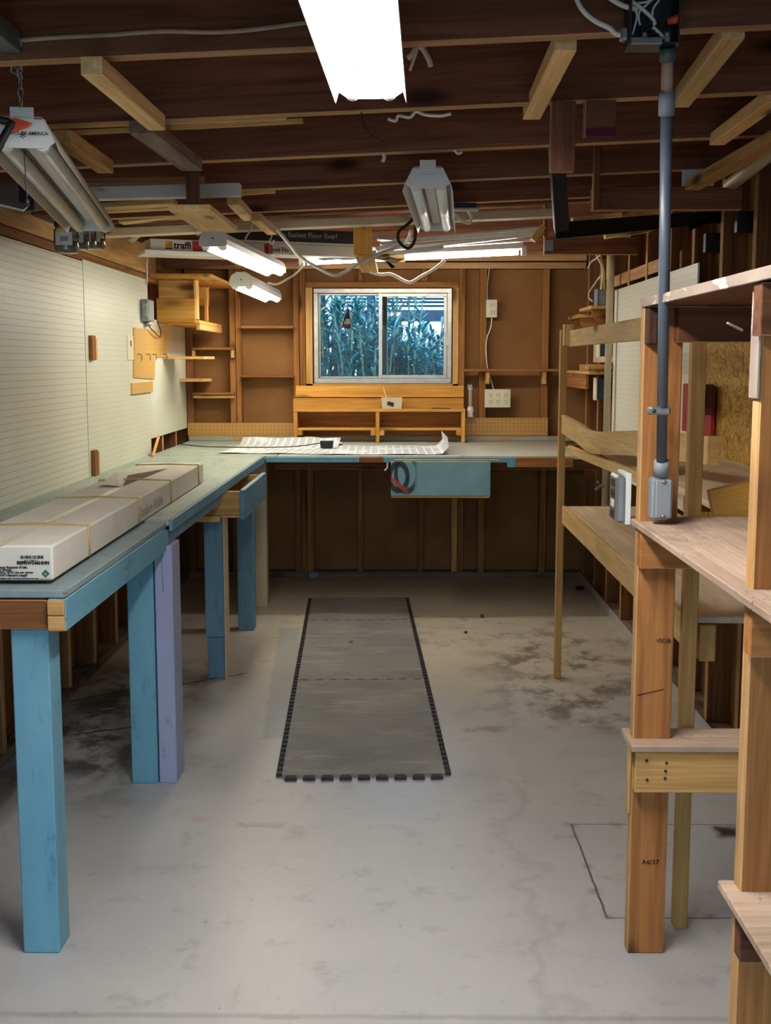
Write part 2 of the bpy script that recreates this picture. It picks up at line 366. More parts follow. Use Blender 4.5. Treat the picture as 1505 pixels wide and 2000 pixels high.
# ------------------------------------------------------------------ object helpers
WM = {}
def link(o, parent=None, mat=None):
    COL.objects.link(o)
    if mat is not None: o.data.materials.append(mat)
    W = o.matrix_basis.copy(); WM[o.name] = W
    if parent is not None:
        o.parent = parent; o.matrix_parent_inverse = WM[parent.name].inverted()
    return o
def mk(name, bm, mat, parent=None, W=None, smooth=False):
    bmesh.ops.recalc_face_normals(bm, faces=bm.faces)
    me = bpy.data.meshes.new(name); bm.to_mesh(me); bm.free()
    if smooth:
        for p in me.polygons: p.use_smooth = True
    o = bpy.data.objects.new(name, me)
    if W is not None: o.matrix_basis = W
    return link(o, parent, mat)
def tag(o, label=None, cat=None, group=None, kind=None):
    if label: o['label'] = label
    if cat: o['category'] = cat
    if group: o['group'] = group
    if kind: o['kind'] = kind
    return o
def thing(name, label, cat, loc, group=None):
    o = bpy.data.objects.new(name, None); o.location = loc; o.empty_display_size = .05
    o.matrix_basis = Matrix.Translation(Vector(loc)); link(o)
    return tag(o, label, cat, group)
def structure(name):
    o = bpy.data.objects.new(name, None); o.empty_display_size = .05; link(o); o['kind'] = 'structure'; return o
def addbox(bm, x0, x1, y0, y1, z0, z1, W=None):
    vs = [bm.verts.new((x, y, z)) for x in (x0, x1) for y in (y0, y1) for z in (z0, z1)]
    if W is not None:
        for v in vs: v.co = W @ v.co
    for f in ((0, 1, 3, 2), (4, 6, 7, 5), (0, 4, 5, 1), (2, 3, 7, 6), (0, 2, 6, 4), (1, 5, 7, 3)): bm.faces.new([vs[i] for i in f])
    return vs
def bev(bm, b, seg=1):
    if b: bmesh.ops.bevel(bm, geom=list(bm.edges), offset=b, segments=seg, affect='EDGES', profile=.6)
def frame(p0, p1, up):
    x = (p1-p0).normalized(); up = Vector(up)
    if abs(x.dot(up)) > .98: up = Vector((0, 1, 0)) if abs(x.y) < .9 else Vector((1, 0, 0))
    z = (up - x*up.dot(x)).normalized(); y = z.cross(x)
    W = Matrix((x, y, z)).transposed().to_4x4(); W.translation = (p0+p1)/2
    return W
def board(name, mat, p0, p1, w, h, parent=None, up=(0, 0, 1), b=.002, off=(0, 0)):
    """timber from p0 to p1: w across (local Y), h along up (local Z); off shifts the section"""
    p0, p1 = Vector(p0), Vector(p1); L = (p1-p0).length; bm = bmesh.new()
    addbox(bm, -L/2, L/2, -w/2+off[0], w/2+off[0], -h/2+off[1], h/2+off[1]); bev(bm, b)
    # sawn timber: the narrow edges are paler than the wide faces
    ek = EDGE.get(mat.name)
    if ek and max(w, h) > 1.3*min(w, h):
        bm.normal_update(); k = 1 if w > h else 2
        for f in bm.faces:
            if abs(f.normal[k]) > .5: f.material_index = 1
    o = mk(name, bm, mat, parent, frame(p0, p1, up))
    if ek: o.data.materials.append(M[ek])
    return o
def box(name, mat, xr, yr, zr, parent=None, b=.002):
    """axis aligned timber with its grain along the longest side"""
    c = Vector(((xr[0]+xr[1])/2, (yr[0]+yr[1])/2, (zr[0]+zr[1])/2)); d = (abs(xr[1]-xr[0]), abs(yr[1]-yr[0]), abs(zr[1]-zr[0]))
    k = d.index(max(d)); e = Vector((0, 0, 0)); e[k] = d[k]/2
    if k == 0: return board(name, mat, c-e, c+e, d[1], d[2], parent, (0, 0, 1), b)
    if k == 1: return board(name, mat, c-e, c+e, d[0], d[2], parent, (0, 0, 1), b)
    return board(name, mat, c-e, c+e, d[0], d[1], parent, (0, 1, 0), b)
def slab(name, mat, xr, yr, zr, parent=None, b=.0015, rot=None):
    c = Vector(((xr[0]+xr[1])/2, (yr[0]+yr[1])/2, (zr[0]+zr[1])/2)); bm = bmesh.new()
    dx, dy, dz = [(r[1]-r[0])/2 for r in (xr, yr, zr)]
    addbox(bm, -dx, dx, -dy, dy, -dz, dz); bev(bm, b)
    W = Matrix.Translation(c)
    if rot is not None: W = W @ rot
    return mk(name, bm, mat, parent, W)
def prism(name, mat, pts, depth, W, parent=None, b=0.):
    """polygon in local XZ, extruded along local Y by depth"""
    bm = bmesh.new(); n = len(pts)
    a = [bm.verts.new((x, 0, z)) for x, z in pts]; c = [bm.verts.new((x, depth, z)) for x, z in pts]
    bm.faces.new(a); bm.faces.new(c[::-1])
    for i in range(n): bm.faces.new((a[i], a[(i+1) % n], c[(i+1) % n], c[i]))
    bev(bm, b)
    return mk(name, bm, mat, parent, W)
def smooth_path(pts, k=6):
    pts = [Vector(p) for p in pts]
    if len(pts) < 3: return pts
    out = []
    for i in range(len(pts)-1):
        p0 = pts[max(0, i-1)]; p1 = pts[i]; p2 = pts[i+1]; p3 = pts[min(len(pts)-1, i+2)]
        for j in range(k):
            u = j/k
            out.append(.5*((2*p1)+(p2-p0)*u+(2*p0-5*p1+4*p2-p3)*u*u+(3*p1-p0-3*p2+p3)*u**3))
    return out+[pts[-1]]
def addtube(bm, pts, r, seg=8, flat=1.):
    pts = [Vector(p) for p in pts]; rings = []
    t = (pts[1]-pts[0]).normalized(); n = t.orthogonal().normalized()
    for i, p in enumerate(pts):
        t2 = (pts[min(i+1, len(pts)-1)]-pts[max(i-1, 0)]).normalized()
        n = (n - t2*n.dot(t2)).normalized(); bn = t2.cross(n)
        rings.append([bm.verts.new(p + n*(r*math.cos(a)) + bn*(r*flat*math.sin(a))) for a in [2*math.pi*k/seg for k in range(seg)]])
    for a, c in zip(rings, rings[1:]):
        for k in range(seg): bm.faces.new((a[k], a[(k+1) % seg], c[(k+1) % seg], c[k]))
    bm.faces.new(rings[0][::-1]); bm.faces.new(rings[-1])
def tube(name, mat, pts, r, parent=None, seg=10, sm=True, flat=1.):
    bm = bmesh.new(); addtube(bm, smooth_path(pts) if sm else pts, r, seg, flat)
    o = mk(name, bm, mat, parent, None, True)
    return o
def lathe(name, mat, prof, W, parent=None, seg=24):
    bm = bmesh.new(); rings = []
    for r, z in prof: rings.append([bm.verts.new((max(r, 1e-4)*math.cos(2*math.pi*k/seg), max(r, 1e-4)*math.sin(2*math.pi*k/seg), z)) for k in range(seg)])
    for a, c in zip(rings, rings[1:]):
        for k in range(seg): bm.faces.new((a[k], a[(k+1) % seg], c[(k+1) % seg], c[k]))
    bm.faces.new(rings[0][::-1]); bm.faces.new(rings[-1])
    return mk(name, bm, mat, parent, W, True)
def addchain(bm, p, q, link_=.022, r=.0016, w=.006):
    p, q = Vector(p), Vector(q); L = (q-p).length; n = max(2, int(L/(link_*.75))); x = (q-p).normalized(); y = x.orthogonal().normalized(); z = x.cross(y)
    for i in range(n):
        c = p+(q-p)*((i+.5)/n); a, = (y,) if i % 2 else (z,)
        pts = [c+x*(link_*.5*math.cos(t))+a*(w*math.sin(t)) for t in [2*math.pi*k/8 for k in range(9)]]
        addtube(bm, pts, r, 5)
def chain(name, mat, segs, parent=None, **k):
    bm = bmesh.new()
    for p, q in segs: addchain(bm, p, q, **k)
    return mk(name, bm, mat, parent, None, True)
def text(name, s, mat, W, size, parent=None, bold=0., wide=1.):
    cu = bpy.data.curves.new(name, 'FONT'); cu.body = s; cu.size = size; cu.extrude = .0004; cu.offset = bold; cu.resolution_u = 3
    tmp = bpy.data.objects.new(name+'_tmp', cu); COL.objects.link(tmp)
    bpy.context.view_layer.update()
    me = bpy.data.meshes.new_from_object(tmp.evaluated_get(bpy.context.evaluated_depsgraph_get()))
    bpy.data.objects.remove(tmp); bpy.data.curves.remove(cu)
    o = bpy.data.objects.new(name, me); me.materials.clear(); o.matrix_basis = W @ Matrix.Diagonal((wide, 1, 1, 1))
    return link(o, parent, mat)
def facing(p, right, up):
    """matrix whose local X is right and local Y is up (for lettering)"""
    r = Vector(right).normalized(); u = Vector(up); u = (u-r*u.dot(r)).normalized(); n = r.cross(u)
    W = Matrix((r, u, n)).transposed().to_4x4(); W.translation = Vector(p); return W
def dup(o, parent=None, pinv=None):
    c = o.copy(); COL.objects.link(c); WM[c.name] = c.matrix_basis.copy()
    if parent is not None: c.parent = parent; c.matrix_parent_inverse = o.matrix_parent_inverse.copy()
    for ch in list(o.children): dup(ch, c)
    return c
# ================================================================== SETTING
V = Vector
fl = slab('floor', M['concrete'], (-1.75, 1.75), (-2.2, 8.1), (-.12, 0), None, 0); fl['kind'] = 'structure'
# object coordinates of the floor must be world coordinates for its stains
fl.data.transform(Matrix.Translation(fl.matrix_basis.translation)); fl.matrix_basis = Matrix.Identity(4); WM['floor'] = Matrix.Identity(4)

ceil = structure('ceiling')
h = .165
for k in (-3, -2, -1, 0, 1, 2, 3, 4, 5, 8):
    y = 2.42+.61*k+.02
    x0, x1 = -1.52, 1.30; dz = .038 if k == 5 else 0
    board('joist', M['joist'], (x0, y, roofz(x0)+h/2+dz), (x1, y, roofz(x1)+h/2+dz), .04, h-dz, ceil)
    if k == 5: board('painted_plate', M['cream'], (x0, y+.02, roofz(x0)+.018), (.75, y+.02, roofz(.75)+.018), .09, .036, ceil)
bm = bmesh.new(); addbox(bm, -1.75, 1.75, -1.5, 8.05, 0, .03)
for v in bm.verts: v.co.z += roofz(v.co.x)+h+.002
mk('roof_deck', bm, M['joist'], ceil)

LX, RX, BY = -1.44, 1.20, 7.85
wl = structure('wall_left')
slab('sheathing', M['sheath'], (LX-.11, LX-.09), (-1.0, 8.0), (-.05, 2.20), wl, 0)
ys = [2.2, 2.62, 3.05, 3.45, 3.72, 4.12, 4.52, 4.98, 5.40, 5.82, 6.24, 6.66, 7.08, 7.5]
for y in ys: box('stud', M['studdark'], (LX-.09, LX), (y-.02, y+.02), (.04, 1.90), wl)
box('sill_plate', M['weathered'], (LX-.09, LX+.005), (-1, 7.94), (.0, .04), wl)
box('lower_plate', M['stud'], (LX-.09, LX+.004), (1.2, 7.85), (1.90, 1.938), wl)
box('header_beam', M['tan'], (LX-.09, LX+.002), (1.2, 6.98), (1.942, 2.10), wl)
box('header_beam', M['studdark'], (LX-.09, LX-.008), (6.99, 7.85), (1.942, 2.10), wl)

wb = structure('wall_back')
def bx(px, y=800, Y=BY): return aY(px, y, Y).x
def bz(py, px=750, Y=BY): return aY(px, py, Y).z
WX0, WX1, WZ0, WZ1 = bx(612, 650), bx(882, 650), bz(748), bz(563)
bm = bmesh.new()   # sheathing with the window opening cut out
for x0, x1, z0, z1 in ((-1.55, WX0, -.05, 2.25), (WX1, 1.31, -.05, 2.25), (WX0, WX1, -.05, WZ0), (WX0, WX1, WZ1, 2.25)):
    addbox(bm, x0, x1, BY+.09, BY+.115, z0, z1)
mk('sheathing', bm, M['sheath'], wb)
def stud(p0, p1, z0, z1, mat='stud', y=800): box('stud', M[mat], (bx(p0, y), bx(p1, y)), (BY, BY+.088), (z0, z1), wb)
for a, b in ((365, 378), (450, 461), (462, 472), (574, 585), (586, 597)): stud(a, b, .04, 2.05)
for a, b in ((895, 906), (935, 948), (1056, 1069)): stud(a, b, .04, 2.05)
stud(598, 611, .04, WZ0-.02); stud(598, 611, WZ0-.02, WZ1+.04, 'tan'); stud(883, 894, .04, WZ1+.04, 'tan')
for a, b in ((698, 708), (816, 827)): stud(a, b, .04, WZ0-.04)
for a, b in ((699, 708), (823, 835)): stud(a, b, WZ1+.045, 2.05, 'stud', 540)
box('window_header', M['stud'], (bx(598), bx(894)), (BY-.002, BY+.086), (WZ1+.004, WZ1+.042), wb)
box('window_sill', M['tan'], (bx(598), bx(894)), (BY, BY+.086), (WZ0-.04, WZ0-.004), wb)
box('sill_plate', M['weathered'], (-1.44, 1.2), (BY-.005, BY+.088), (0, .04), wb)
box('top_plate', M['studdark'], (-1.44, 1.2), (BY-.002, BY+.088), (2.052, 2.092), wb)
box('top_plate', M['studdark'], (-1.2, 1.2), (BY-.03, BY+.088), (2.10, 2.17), wb)
for i, (a, b) in enumerate(((753, 776), (777, 800))):
    t_ = box('trim_%d' % (i+1), M['pine'], (bx(578 if i == 0 else 573), bx(905)), (BY-.02, BY-.002), (bz(b)+.001, bz(a)-.001)); t_['kind'] = 'structure'

wr = structure('wall_right')
slab('sheathing', M['sheath'], (RX+.09, RX+.11), (-1.0, 8.0), (-.05, 2.36), wr, 0)
rys = [7.74, 7.28, 6.84, 6.38, 5.92, 5.41, 4.98, 4.54, 4.12, 3.70, 3.28, 2.86, 2.44, 2.02]
for i, y in enumerate(rys): box('stud', M['studdark'], (RX, RX+.09), (y-.02, y+.02), (.04, 2.13), wr)
box('sill_plate', M['weathered'], (RX-.005, RX+.09), (-1, 7.94), (0, .04), wr)
box('curb', M['concrete'], (RX-.012, RX-.006), (2.2, 7.84), (0, .05), wr)
box('fire_block', M['studdark'], (RX+.004, RX+.088), (5.43, 6.82), (1.87, 1.93), wr)
def blk(pxl, pxr, py0, py1, mat):
    a, b = aX(pxl, (py0+py1)/2, RX+.03), aX(pxr, (py0+py1)/2, RX+.03)
    z0, z1 = aX(pxr, py1, RX+.03).z, aX(pxr, py0, RX+.03).z
    box('blocking', M[mat], (RX+.002, RX+.085), (b.y-.0, b.y+.04), (z0, z1), wr)
for y, z0, z1, mat in ((5.20, 1.87, 1.945, 'stud'), (4.80, 1.90, 1.975, 'black'), (4.36, 1.93, 2.005, 'black'), (3.92, 1.95, 2.025, 'stud')):
    box('blocking', M[mat], (RX+.001, RX+.085), (y-.02, y+.02), (z0-.02, z1-.02), wr)

wf = structure('wall_front')   # the open garage front behind the viewer
bm = bmesh.new()
for x0, x1, z0, z1 in ((-1.6, -1.25, 0, 2.2), (1.0, 1.4, 0, 2.2), (-1.25, 1.0, 1.95, 2.35)): addbox(bm, x0, x1, -1.05, -.95, z0, z1)
mk('front_frame', bm, M['stucco'], wf)

# ------------------------------------------------------------------ window
wn = structure('window_1')
def ring(name, mat, x0, x1, z0, z1, w, y0, y1, parent):
    bm = bmesh.new()
    for a in ((x0, x1, z0, z0+w), (x0, x1, z1-w, z1), (x0, x0+w, z0+w, z1-w), (x1-w, x1, z0+w, z1-w)): addbox(bm, a[0], a[1], y0, y1, a[2], a[3])
    bev(bm, .002); return mk(name, bm, mat, parent)
ring('window_frame', M['alu'], WX0, WX1, WZ0, WZ1, .03, BY+.015, BY+.10, wn)
MX0, MX1 = bx(739), bx(753)
sa = ring('sash', M['alu'], MX0, WX1-.031, WZ0+.031, WZ1-.031, .022, BY+.035, BY+.055, wn)
fx = ring('sash', M['alu'], WX0+.031, MX1+.01, WZ0+.031, WZ1-.031, .012, BY+.064, BY+.085, wn)
slab('mullion', M['alu'], (MX0, MX0+.024), (BY+.03, BY+.07), (WZ0+.03, WZ1-.03), wn)
slab('mullion_gap', M['slot'], (MX0+.028, MX1+.008), (BY+.057, BY+.062), (WZ0+.03, WZ1-.03), wn)
slab('pane', M['pane'], (MX0+.02, WX1-.05), (BY+.044, BY+.047), (WZ0+.05, WZ1-.05), wn, 0)
slab('pane', M['pane'], (WX0+.04, MX1), (BY+.073, BY+.076), (WZ0+.04, WZ1-.04), wn, 0)
slab('latch', M['alu'], (WX1-.040, WX1-.026), (BY+.02, BY+.04), (1.55, 1.64), wn)
slab('track', M['alu'], (WX0+.01, WX1-.01), (BY+.0, BY+.03), (WZ0-.002, WZ0+.012), wn)

# ------------------------------------------------------------------ outdoors
gr = slab('ground', M['soil'], (-6, 7), (8.12, 16), (-.14, -.02), None, 0); gr['kind'] = 'structure'
ap = slab('trim_3', M['stucco'], (-4, 4), (-12, -2.21), (-.14, -.02), None, 0); ap['kind'] = 'structure'; ap.name = 'driveway'
def bush(x0, x1, y0, y1, hh, n, lab, seed):
    rnd = random.Random(seed); t = thing('oleander_bush', lab, 'bush', ((x0+x1)/2, (y0+y1)/2, -.02), 'oleander bushes outside the window')
    bs, bf = bmesh.new(), bmesh.new()
    for i in range(n):
        p = V((rnd.uniform(x0, x1), rnd.uniform(y0, y1), -.02)); top = p+V((rnd.gauss(0, .14), rnd.gauss(0, .1), hh*rnd.uniform(.80, 1.0)))
        mid = (p+top)/2+V((rnd.gauss(0, .04), rnd.gauss(0, .04), 0)); path = smooth_path([p, mid, top], 4)
        addtube(bs, path, .007, 5)
        for j in range(20):
            u = rnd.uniform(.38, 1.0); k = min(len(path)-2, int(u*(len(path)-1))); q = path[k].lerp(path[k+1], u*(len(path)-1)-k)
            a0 = rnd.uniform(0, 6.28)
            for m in range(3):
                a = a0+m*2.094+rnd.gauss(0, .2); L = rnd.uniform(.11, .19); w = rnd.uniform(.009, .015)
                d = V((math.cos(a), math.sin(a), 0)); el = rnd.uniform(.15, 1.15); s = V((-d.y, d.x, 0))
                pts = [q + d*(L*f*math.cos(el)) + V((0, 0, L*f*math.sin(el)-.35*L*f*f)) for f in (0, .33, .7, 1)]
                ws = (w*.25, w, w*.85, w*.08)
                vv = [(bf.verts.new(c-s*x), bf.verts.new(c+s*x)) for c, x in zip(pts, ws)]
                for A, B in zip(vv, vv[1:]): bf.faces.new((A[0], A[1], B[1], B[0]))
    mk('stem', bs, M['stem'], t)
    f = mk('foliage', bf, M['foliage'], t); return t
bush(-1.0, -.45, 8.75, 9.3, 2.25, 44, 'tall oleander at the left edge of the window view', 1)
bush(-.45, .02, 8.7, 9.25, 1.85, 46, 'oleander behind the left window pane, under the hanging bottle', 2)
bush(.02, .48, 8.7, 9.25, 1.68, 50, 'oleander behind the right window pane, below the slatted shelter', 3)
bush(.48, 1.0, 8.75, 9.3, 1.70, 42, 'oleander cut off by the right window jamb', 4)
bush(-.9, .05, 9.5, 10.0, 2.1, 80, 'deeper oleander row seen between the front stems on the left', 5)
bush(.05, 1.1, 9.5, 10.0, 1.80, 100, 'deeper oleander row seen between the front stems on the right', 6)
ra = thing('slatted_shelter', 'dark blue-grey slatted shelter beyond the oleanders at the top of the window', 'shelter', (.4, 10.6, -.02))
Yr = 10.6
for i, py in enumerate((577, 583, 589, 596)):
    a = aY(668, py, Yr); slab('slat', M['ramada'], (a.x, 1.6), (Yr+.05*i, Yr+.05*i+.03), (a.z-.010, a.z+.009), ra)
a = aY(672, 616, Yr); slab('beam', M['ramada'], (a.x, 1.6), (Yr-.06, Yr), (a.z-.055, a.z+.045), ra)
a = aY(722, 600, Yr); slab('post', M['ramada'], (a.x-.025, a.x+.025), (Yr-.10, Yr-.06), (-.02, a.z+.14), ra)
slab('post', M['ramada'], (1.5, 1.56), (Yr-.10, Yr-.06), (-.02, a.z+.14), ra)

# ================================================================== LEFT WALL THINGS
def peg(name, mat, label, y0, y1, z0, z1, x=LX+.005, th=.005, cat='pegboard', **k):
    o = slab(name, mat, (x, x+th), (y0, y1), (z0, z1), None, .001); return tag(o, label, cat)
peg('pegboard', M['peg'], 'big white pegboard panel nearest the viewer above the left bench', 2.6, 5.345, .912, 1.895)
peg('pegboard', M['peg2'], 'scribbled fine-holed white pegboard right of the seam', 5.355, 6.70, .912, 1.905)
peg('hardboard_panel', M['pegplain'], 'plain white hardboard panel in the back left corner', 6.705, 7.83, 1.012, 1.69, cat='panel')
# seam blocks
for lab, py0, py1, px in (('small orange wood block slipped in the pegboard seam at eye height', 655, 703, 180), ('small orange wood block in the pegboard seam just above the bench', 880, 930, 185)):
    a, b = aX(px-7, py0, LX+.012), aX(px-2, py1, LX+.012); t = thing('wood_block', lab, 'block', (LX+.01, a.y, b.z))
    box('block', M['stud'], (LX+.009, LX+.03), (a.y, a.y+.055), (b.z, a.z), t)
    box('cleat', M['tan'], (LX+.0095, LX+.022), (a.y+.058, a.y+.11), (b.z+.002, a.z-.012), t)
# scrap pegboard pieces
bm = bmesh.new(); X = LX+.018
def wallpt(px, py, x=X): p = aX(px, py, x); return p
poly = [(262, 737), (262, 640), (326, 648), (326, 698), (303, 697), (302, 740)]
pts = [wallpt(*p) for p in poly]; a = [bm.verts.new(p) for p in pts]; c = [bm.verts.new(p-V((.010, 0, 0))) for p in pts]
bm.faces.new(a); bm.faces.new(c[::-1])
for i in range(6): bm.faces.new((a[i], a[(i+1) % 6], c[(i+1) % 6], c[i]))
sc = mk('pegboard_scrap', bm, M['pegtanside']); tag(sc, 'flag-shaped tan pegboard scrap with hooks below the grey outlet box', 'pegboard')
for px in (268, 285, 297, 318):
    p = wallpt(px, 692); tube('peg_hook', M['darkmetal'], [p+V((.0, 0, .0)), p+V((.02, 0, -.002)), p+V((.024, 0, -.02)), p+V((.02, 0, -.035))], .002, sc, 6)
q0, q1 = wallpt(258, 772), wallpt(297, 745); sl = slab('pegboard_scrap', M['pegtanside'], (LX+.008, LX+.022), (q0.y, q1.y), (q0.z+.005, q1.z), None); tag(sl, 'small rectangular tan scrap nailed under the flag-shaped one', 'pegboard')
q0, q1 = aX(248, 703, LX+.01), aX(258, 656, LX+.01); sl = slab('switch_plate', M['ivory'], (LX+.009, LX+.016), (q0.y, q1.y), (q0.z, q1.z)); tag(sl, 'narrow ivory plate with a short slot on the left pegboard', 'plate')
slab('slot', M['slot'], (LX+.016, LX+.019), ((q0.y+q1.y)/2-.006, (q0.y+q1.y)/2+.006), (q0.z*.45+q1.z*.55, q0.z*.2+q1.z*.8), sl)
# grey outlet box with wires
p = aX(288, 610, LX+.03); t = thing('outlet_box', 'grey weatherproof outlet box on the pegboard beside the yellow shelf box', 'electrical box', (LX, p.y, p.z))
zt, zb = aX(288, 586, LX+.03).z, aX(288, 635, LX+.03).z
slab('box_body', M['greyplastic'], (LX+.009, LX+.055), (p.y-.09, p.y+.06), (zb+.02, zt), t, .006)
slab('cover', M['galv'], (LX+.02, LX+.05), (p.y-.1, p.y-.092), (zb+.04, zt-.02), t, .004)
lathe('connector', M['galv'], [(.0, 0), (.016, 0), (.018, .015), (.014, .03), (0, .03)], Matrix.Translation((LX+.03, p.y, zb-.008)), t)
tube('wire', M['slot'], [(LX+.03, p.y, zb), (LX+.04, p.y+.12, zb-.035), (LX+.035, p.y+.3, zb-.06), (LX+.03, p.y+.34, zb-.02), (LX+.03, p.y+.25, zb+.03)], .003, t)
c = tube('cable', M['cable'], [aX(296, 483, LX+.02), aX(290, 495, LX+.02), aX(286, 515, LX+.02), aX(287, 540, LX+.02), aX(286, 556, LX+.02)], .006); tag(c, 'short white cable running down the header to the grey outlet box', 'cable')
# shelf box in the corner
S = thing('shelf_box', 'yellow pine open shelf box on the left wall near the corner', 'shelf', (LX+.15, 7.2, 1.68))
ya, yb = 6.62, 7.78; xa, xb = LX+.01, LX+.27
zt = bz(552, 400, 7.2); 
fr = lambda px, py: aY(px, py, 6.95)
box('top_board', M['pine'], (LX+.01, LX+.36), (6.75, 7.84), (1.925, 1.943), S)
box('front_panel', M['pine'], (xa, aY(382, 600, 6.95).x), (6.93, 6.95), (fr(300, 630).z, fr(300, 583).z), S)
box('back_rail', M['tan'], (xa, aY(385, 570, 7.0).x), (7.0, 7.02), (fr(300, 583).z+.004, 1.923), S)
xe = aY(382, 600, 6.95).x
box('bottom_board', M['pine'], (xa, xe+.02), (6.955, 7.8), (fr(300, 632).z, fr(300, 632).z+.02), S)
box('end_board', M['tan'], (xe-.012, xe+.004), (6.955, 7.05), (fr(300, 630).z+.02, 1.923), S)
box('divider', M['pine'], (xe-.012, xe+.008), (7.32, 7.36), (fr(300, 630).z+.02, 1.90), S)
box('divider', M['pine'], (xe-.25, xe-.02), (7.55, 7.57), (1.80, 1.92), S)
box('bottom_lip', M['tan'], (xe+.001, xe+.022), (6.955, 7.8), (fr(300, 634).z-.03, fr(300, 632).z-.001), S)
# two shelf boards projecting from the panel
for lab, pts_, th in (('upper thin tan shelf board sticking out of the corner panel', ((318, 696), (425, 700)), .016), ('lower short tan shelf board sticking out of the corner panel', ((350, 740), (419, 738)), .018)):
    a = aX(pts_[0][0], pts_[0][1], LX+.01); bpt = aY(pts_[1][0], pts_[1][1], a.y+.25)
    bm = bmesh.new(); z = a.z
    poly = [(LX+.009, a.y), (bpt.x-.05, a.y+.02), (bpt.x, a.y+.12), (bpt.x-.03, a.y+.32), (LX+.009, a.y+.36)]
    A = [bm.verts.new((x, y, z)) for x, y in poly]; B = [bm.verts.new((x, y, z-th)) for x, y in poly]
    bm.faces.new(A); bm.faces.new(B[::-1])
    for i in range(5): bm.faces.new((A[i], A[(i+1) % 5], B[(i+1) % 5], B[i]))
    tag(mk('corner_shelf', bm, M['tan']), lab, 'shelf')
q = aX(305, 778, LX+.02); tag(slab('paper_tag', M['paper'], (LX+.009, LX+.012), (q.y-.07, q.y+.12), (q.z-.02, q.z+.018), None, 0, Matrix.Rotation(.35, 4, 'X')), 'small white paper tag pinned to the corner panel', 'paper')
a, b = aX(310, 852, LX+.03), aX(298, 888, LX+.06); tag(board('wooden_stick', M['tan'], a, (b.x, b.y, .93), .012, .02, None), 'thin stick leaning where the pegboard meets the corner studs', 'stick')
# jars
jl = ('nearest and largest jar of the row screwed under the ceiling', 'second jar of the hanging row', 'third jar of the hanging row', 'farthest jar of the hanging row, by the beam')
jb = thing('jar_rail', 'board the storage jars hang from, below the unlit left lamp', 'board', (-1.24, 4.5, 1.975))
box('board', M['brown'], (-1.30, -1.16), (4.2, 4.8), (1.958, 1.973), jb)
J0 = None
for i, (cx_, s) in enumerate(((128, 1.0), (151, .92), (166, .92), (184, .95))):
    Y = 1.22*2300/(785-cx_); p = aY(cx_, 433, Y)
    if J0 is None:
        J0 = thing('storage_jar', jl[i], 'jar', p, 'jars hanging under the ceiling')
        W = Matrix.Translation(p)
        lathe('lid', M['lid'], [(0, 0), (.039, 0), (.041, -.004), (.041, -.018), (.036, -.019)], W, J0)
        lathe('glass', M['jar'], [(.035, -.016), (.037, -.024), (.043, -.032), (.043, -.100), (.038, -.110), (.0, -.112)], W, J0)
        lathe('contents', M['jarcontent'], [(0, -.07), (.040, -.068), (.0405, -.098), (.036, -.106), (0, -.107)], W, J0)
        bm = bmesh.new()
        for k in range(9):
            a0, a1 = [-2.3+1.5*x/9 for x in (k, k+1)]
            vs = [bm.verts.new((.0437*math.cos(a), .0437*math.sin(a), z)) for a, z in ((a0, -.04), (a1, -.04), (a1, -.085), (a0, -.085))]; bm.faces.new(vs)
        lb = mk('paper_label', bm, M['paper'], J0, W)
        bm = bmesh.new()
        for k in range(7):
            a0 = -1.75+.09*k
            vs = [bm.verts.new((.0441*math.cos(a), .0441*math.sin(a), z)) for a, z in ((a0, -.055), (a0+.045, -.055), (a0+.045, -.072), (a0, -.072))]; bm.faces.new(vs)
        mk('barcode', bm, M['ink'], lb, W)
    else:
        c = dup(J0); c.location = p; c['label'] = jl[i]; c.scale = (s, s, s)

# ================================================================== LEFT WORKBENCH
EX = -.79
B = thing('workbench', 'long blue painted workbench along the left pegboard wall', 'workbench', (-1.1, 4.6, 0))
box('worktop', M['benchnear'], (LX+.003, EX), (2.71, 3.90), (.898, .916), B)
box('worktop', M['bluegreen'], (LX+.003, EX+.008), (3.905, 6.585), (.902, .925), B)
box('worktop_edge', M['bluegrey'], (EX+.009, EX+.02), (3.905, 6.57), (.885, .924), B)
box('end_rail', M['studdark'], (LX+.003, -.835), (2.712, 2.75), (.822, .893), B)
box('apron', M['blue'], (-.832, EX+.0), (2.71, 3.895), (.818, .896), B)
ee = []
for i, z in enumerate((.820, .858)): box('end_grain_block', M['tan'], (-.832, EX-.002), (2.700, 2.709), (z, z+.036), B)
box('apron', M['bluegrey'], (-.832, EX-.002), (3.935, 5.10), (.835, .884), B)
def leg(x0, x1, y0, y1, mat, z1=.83, z0=0): return box('leg', M[mat], (x0, x1), (y0, y1), (z0, z1), B, .003)
leg(-.932, -.842, 2.735, 2.825, 'blue', .817)
leg(-.932, -.842, 3.915, 4.005, 'blue', .83)
tag(leg(-.838, -.777, 3.92, 4.06, 'lavender', .834), 'lavender painted leg')
l3 = leg(-.892, -.812, 5.285, 5.37, 'bluegrey', .88)
box('leg_facing', M['bluegrey'], (-.896, -.812), (5.262, 5.283), (.20, .88), l3)
box('leg_strip', M['cream'], (-.811, -.803), (5.262, 5.375), (.0, .86), l3)
leg(-.887, -.800, 6.25, 6.335, 'bluegrey', .88)
tag(leg(-.868, -.798, 6.865, 6.95, 'cream', .88), 'cream painted leg')
for y in (3.2, 4.6, 5.8): box('ledger', M['studdark'], (LX+.01, -.84), (y, y+.04), (.84, .893), B)
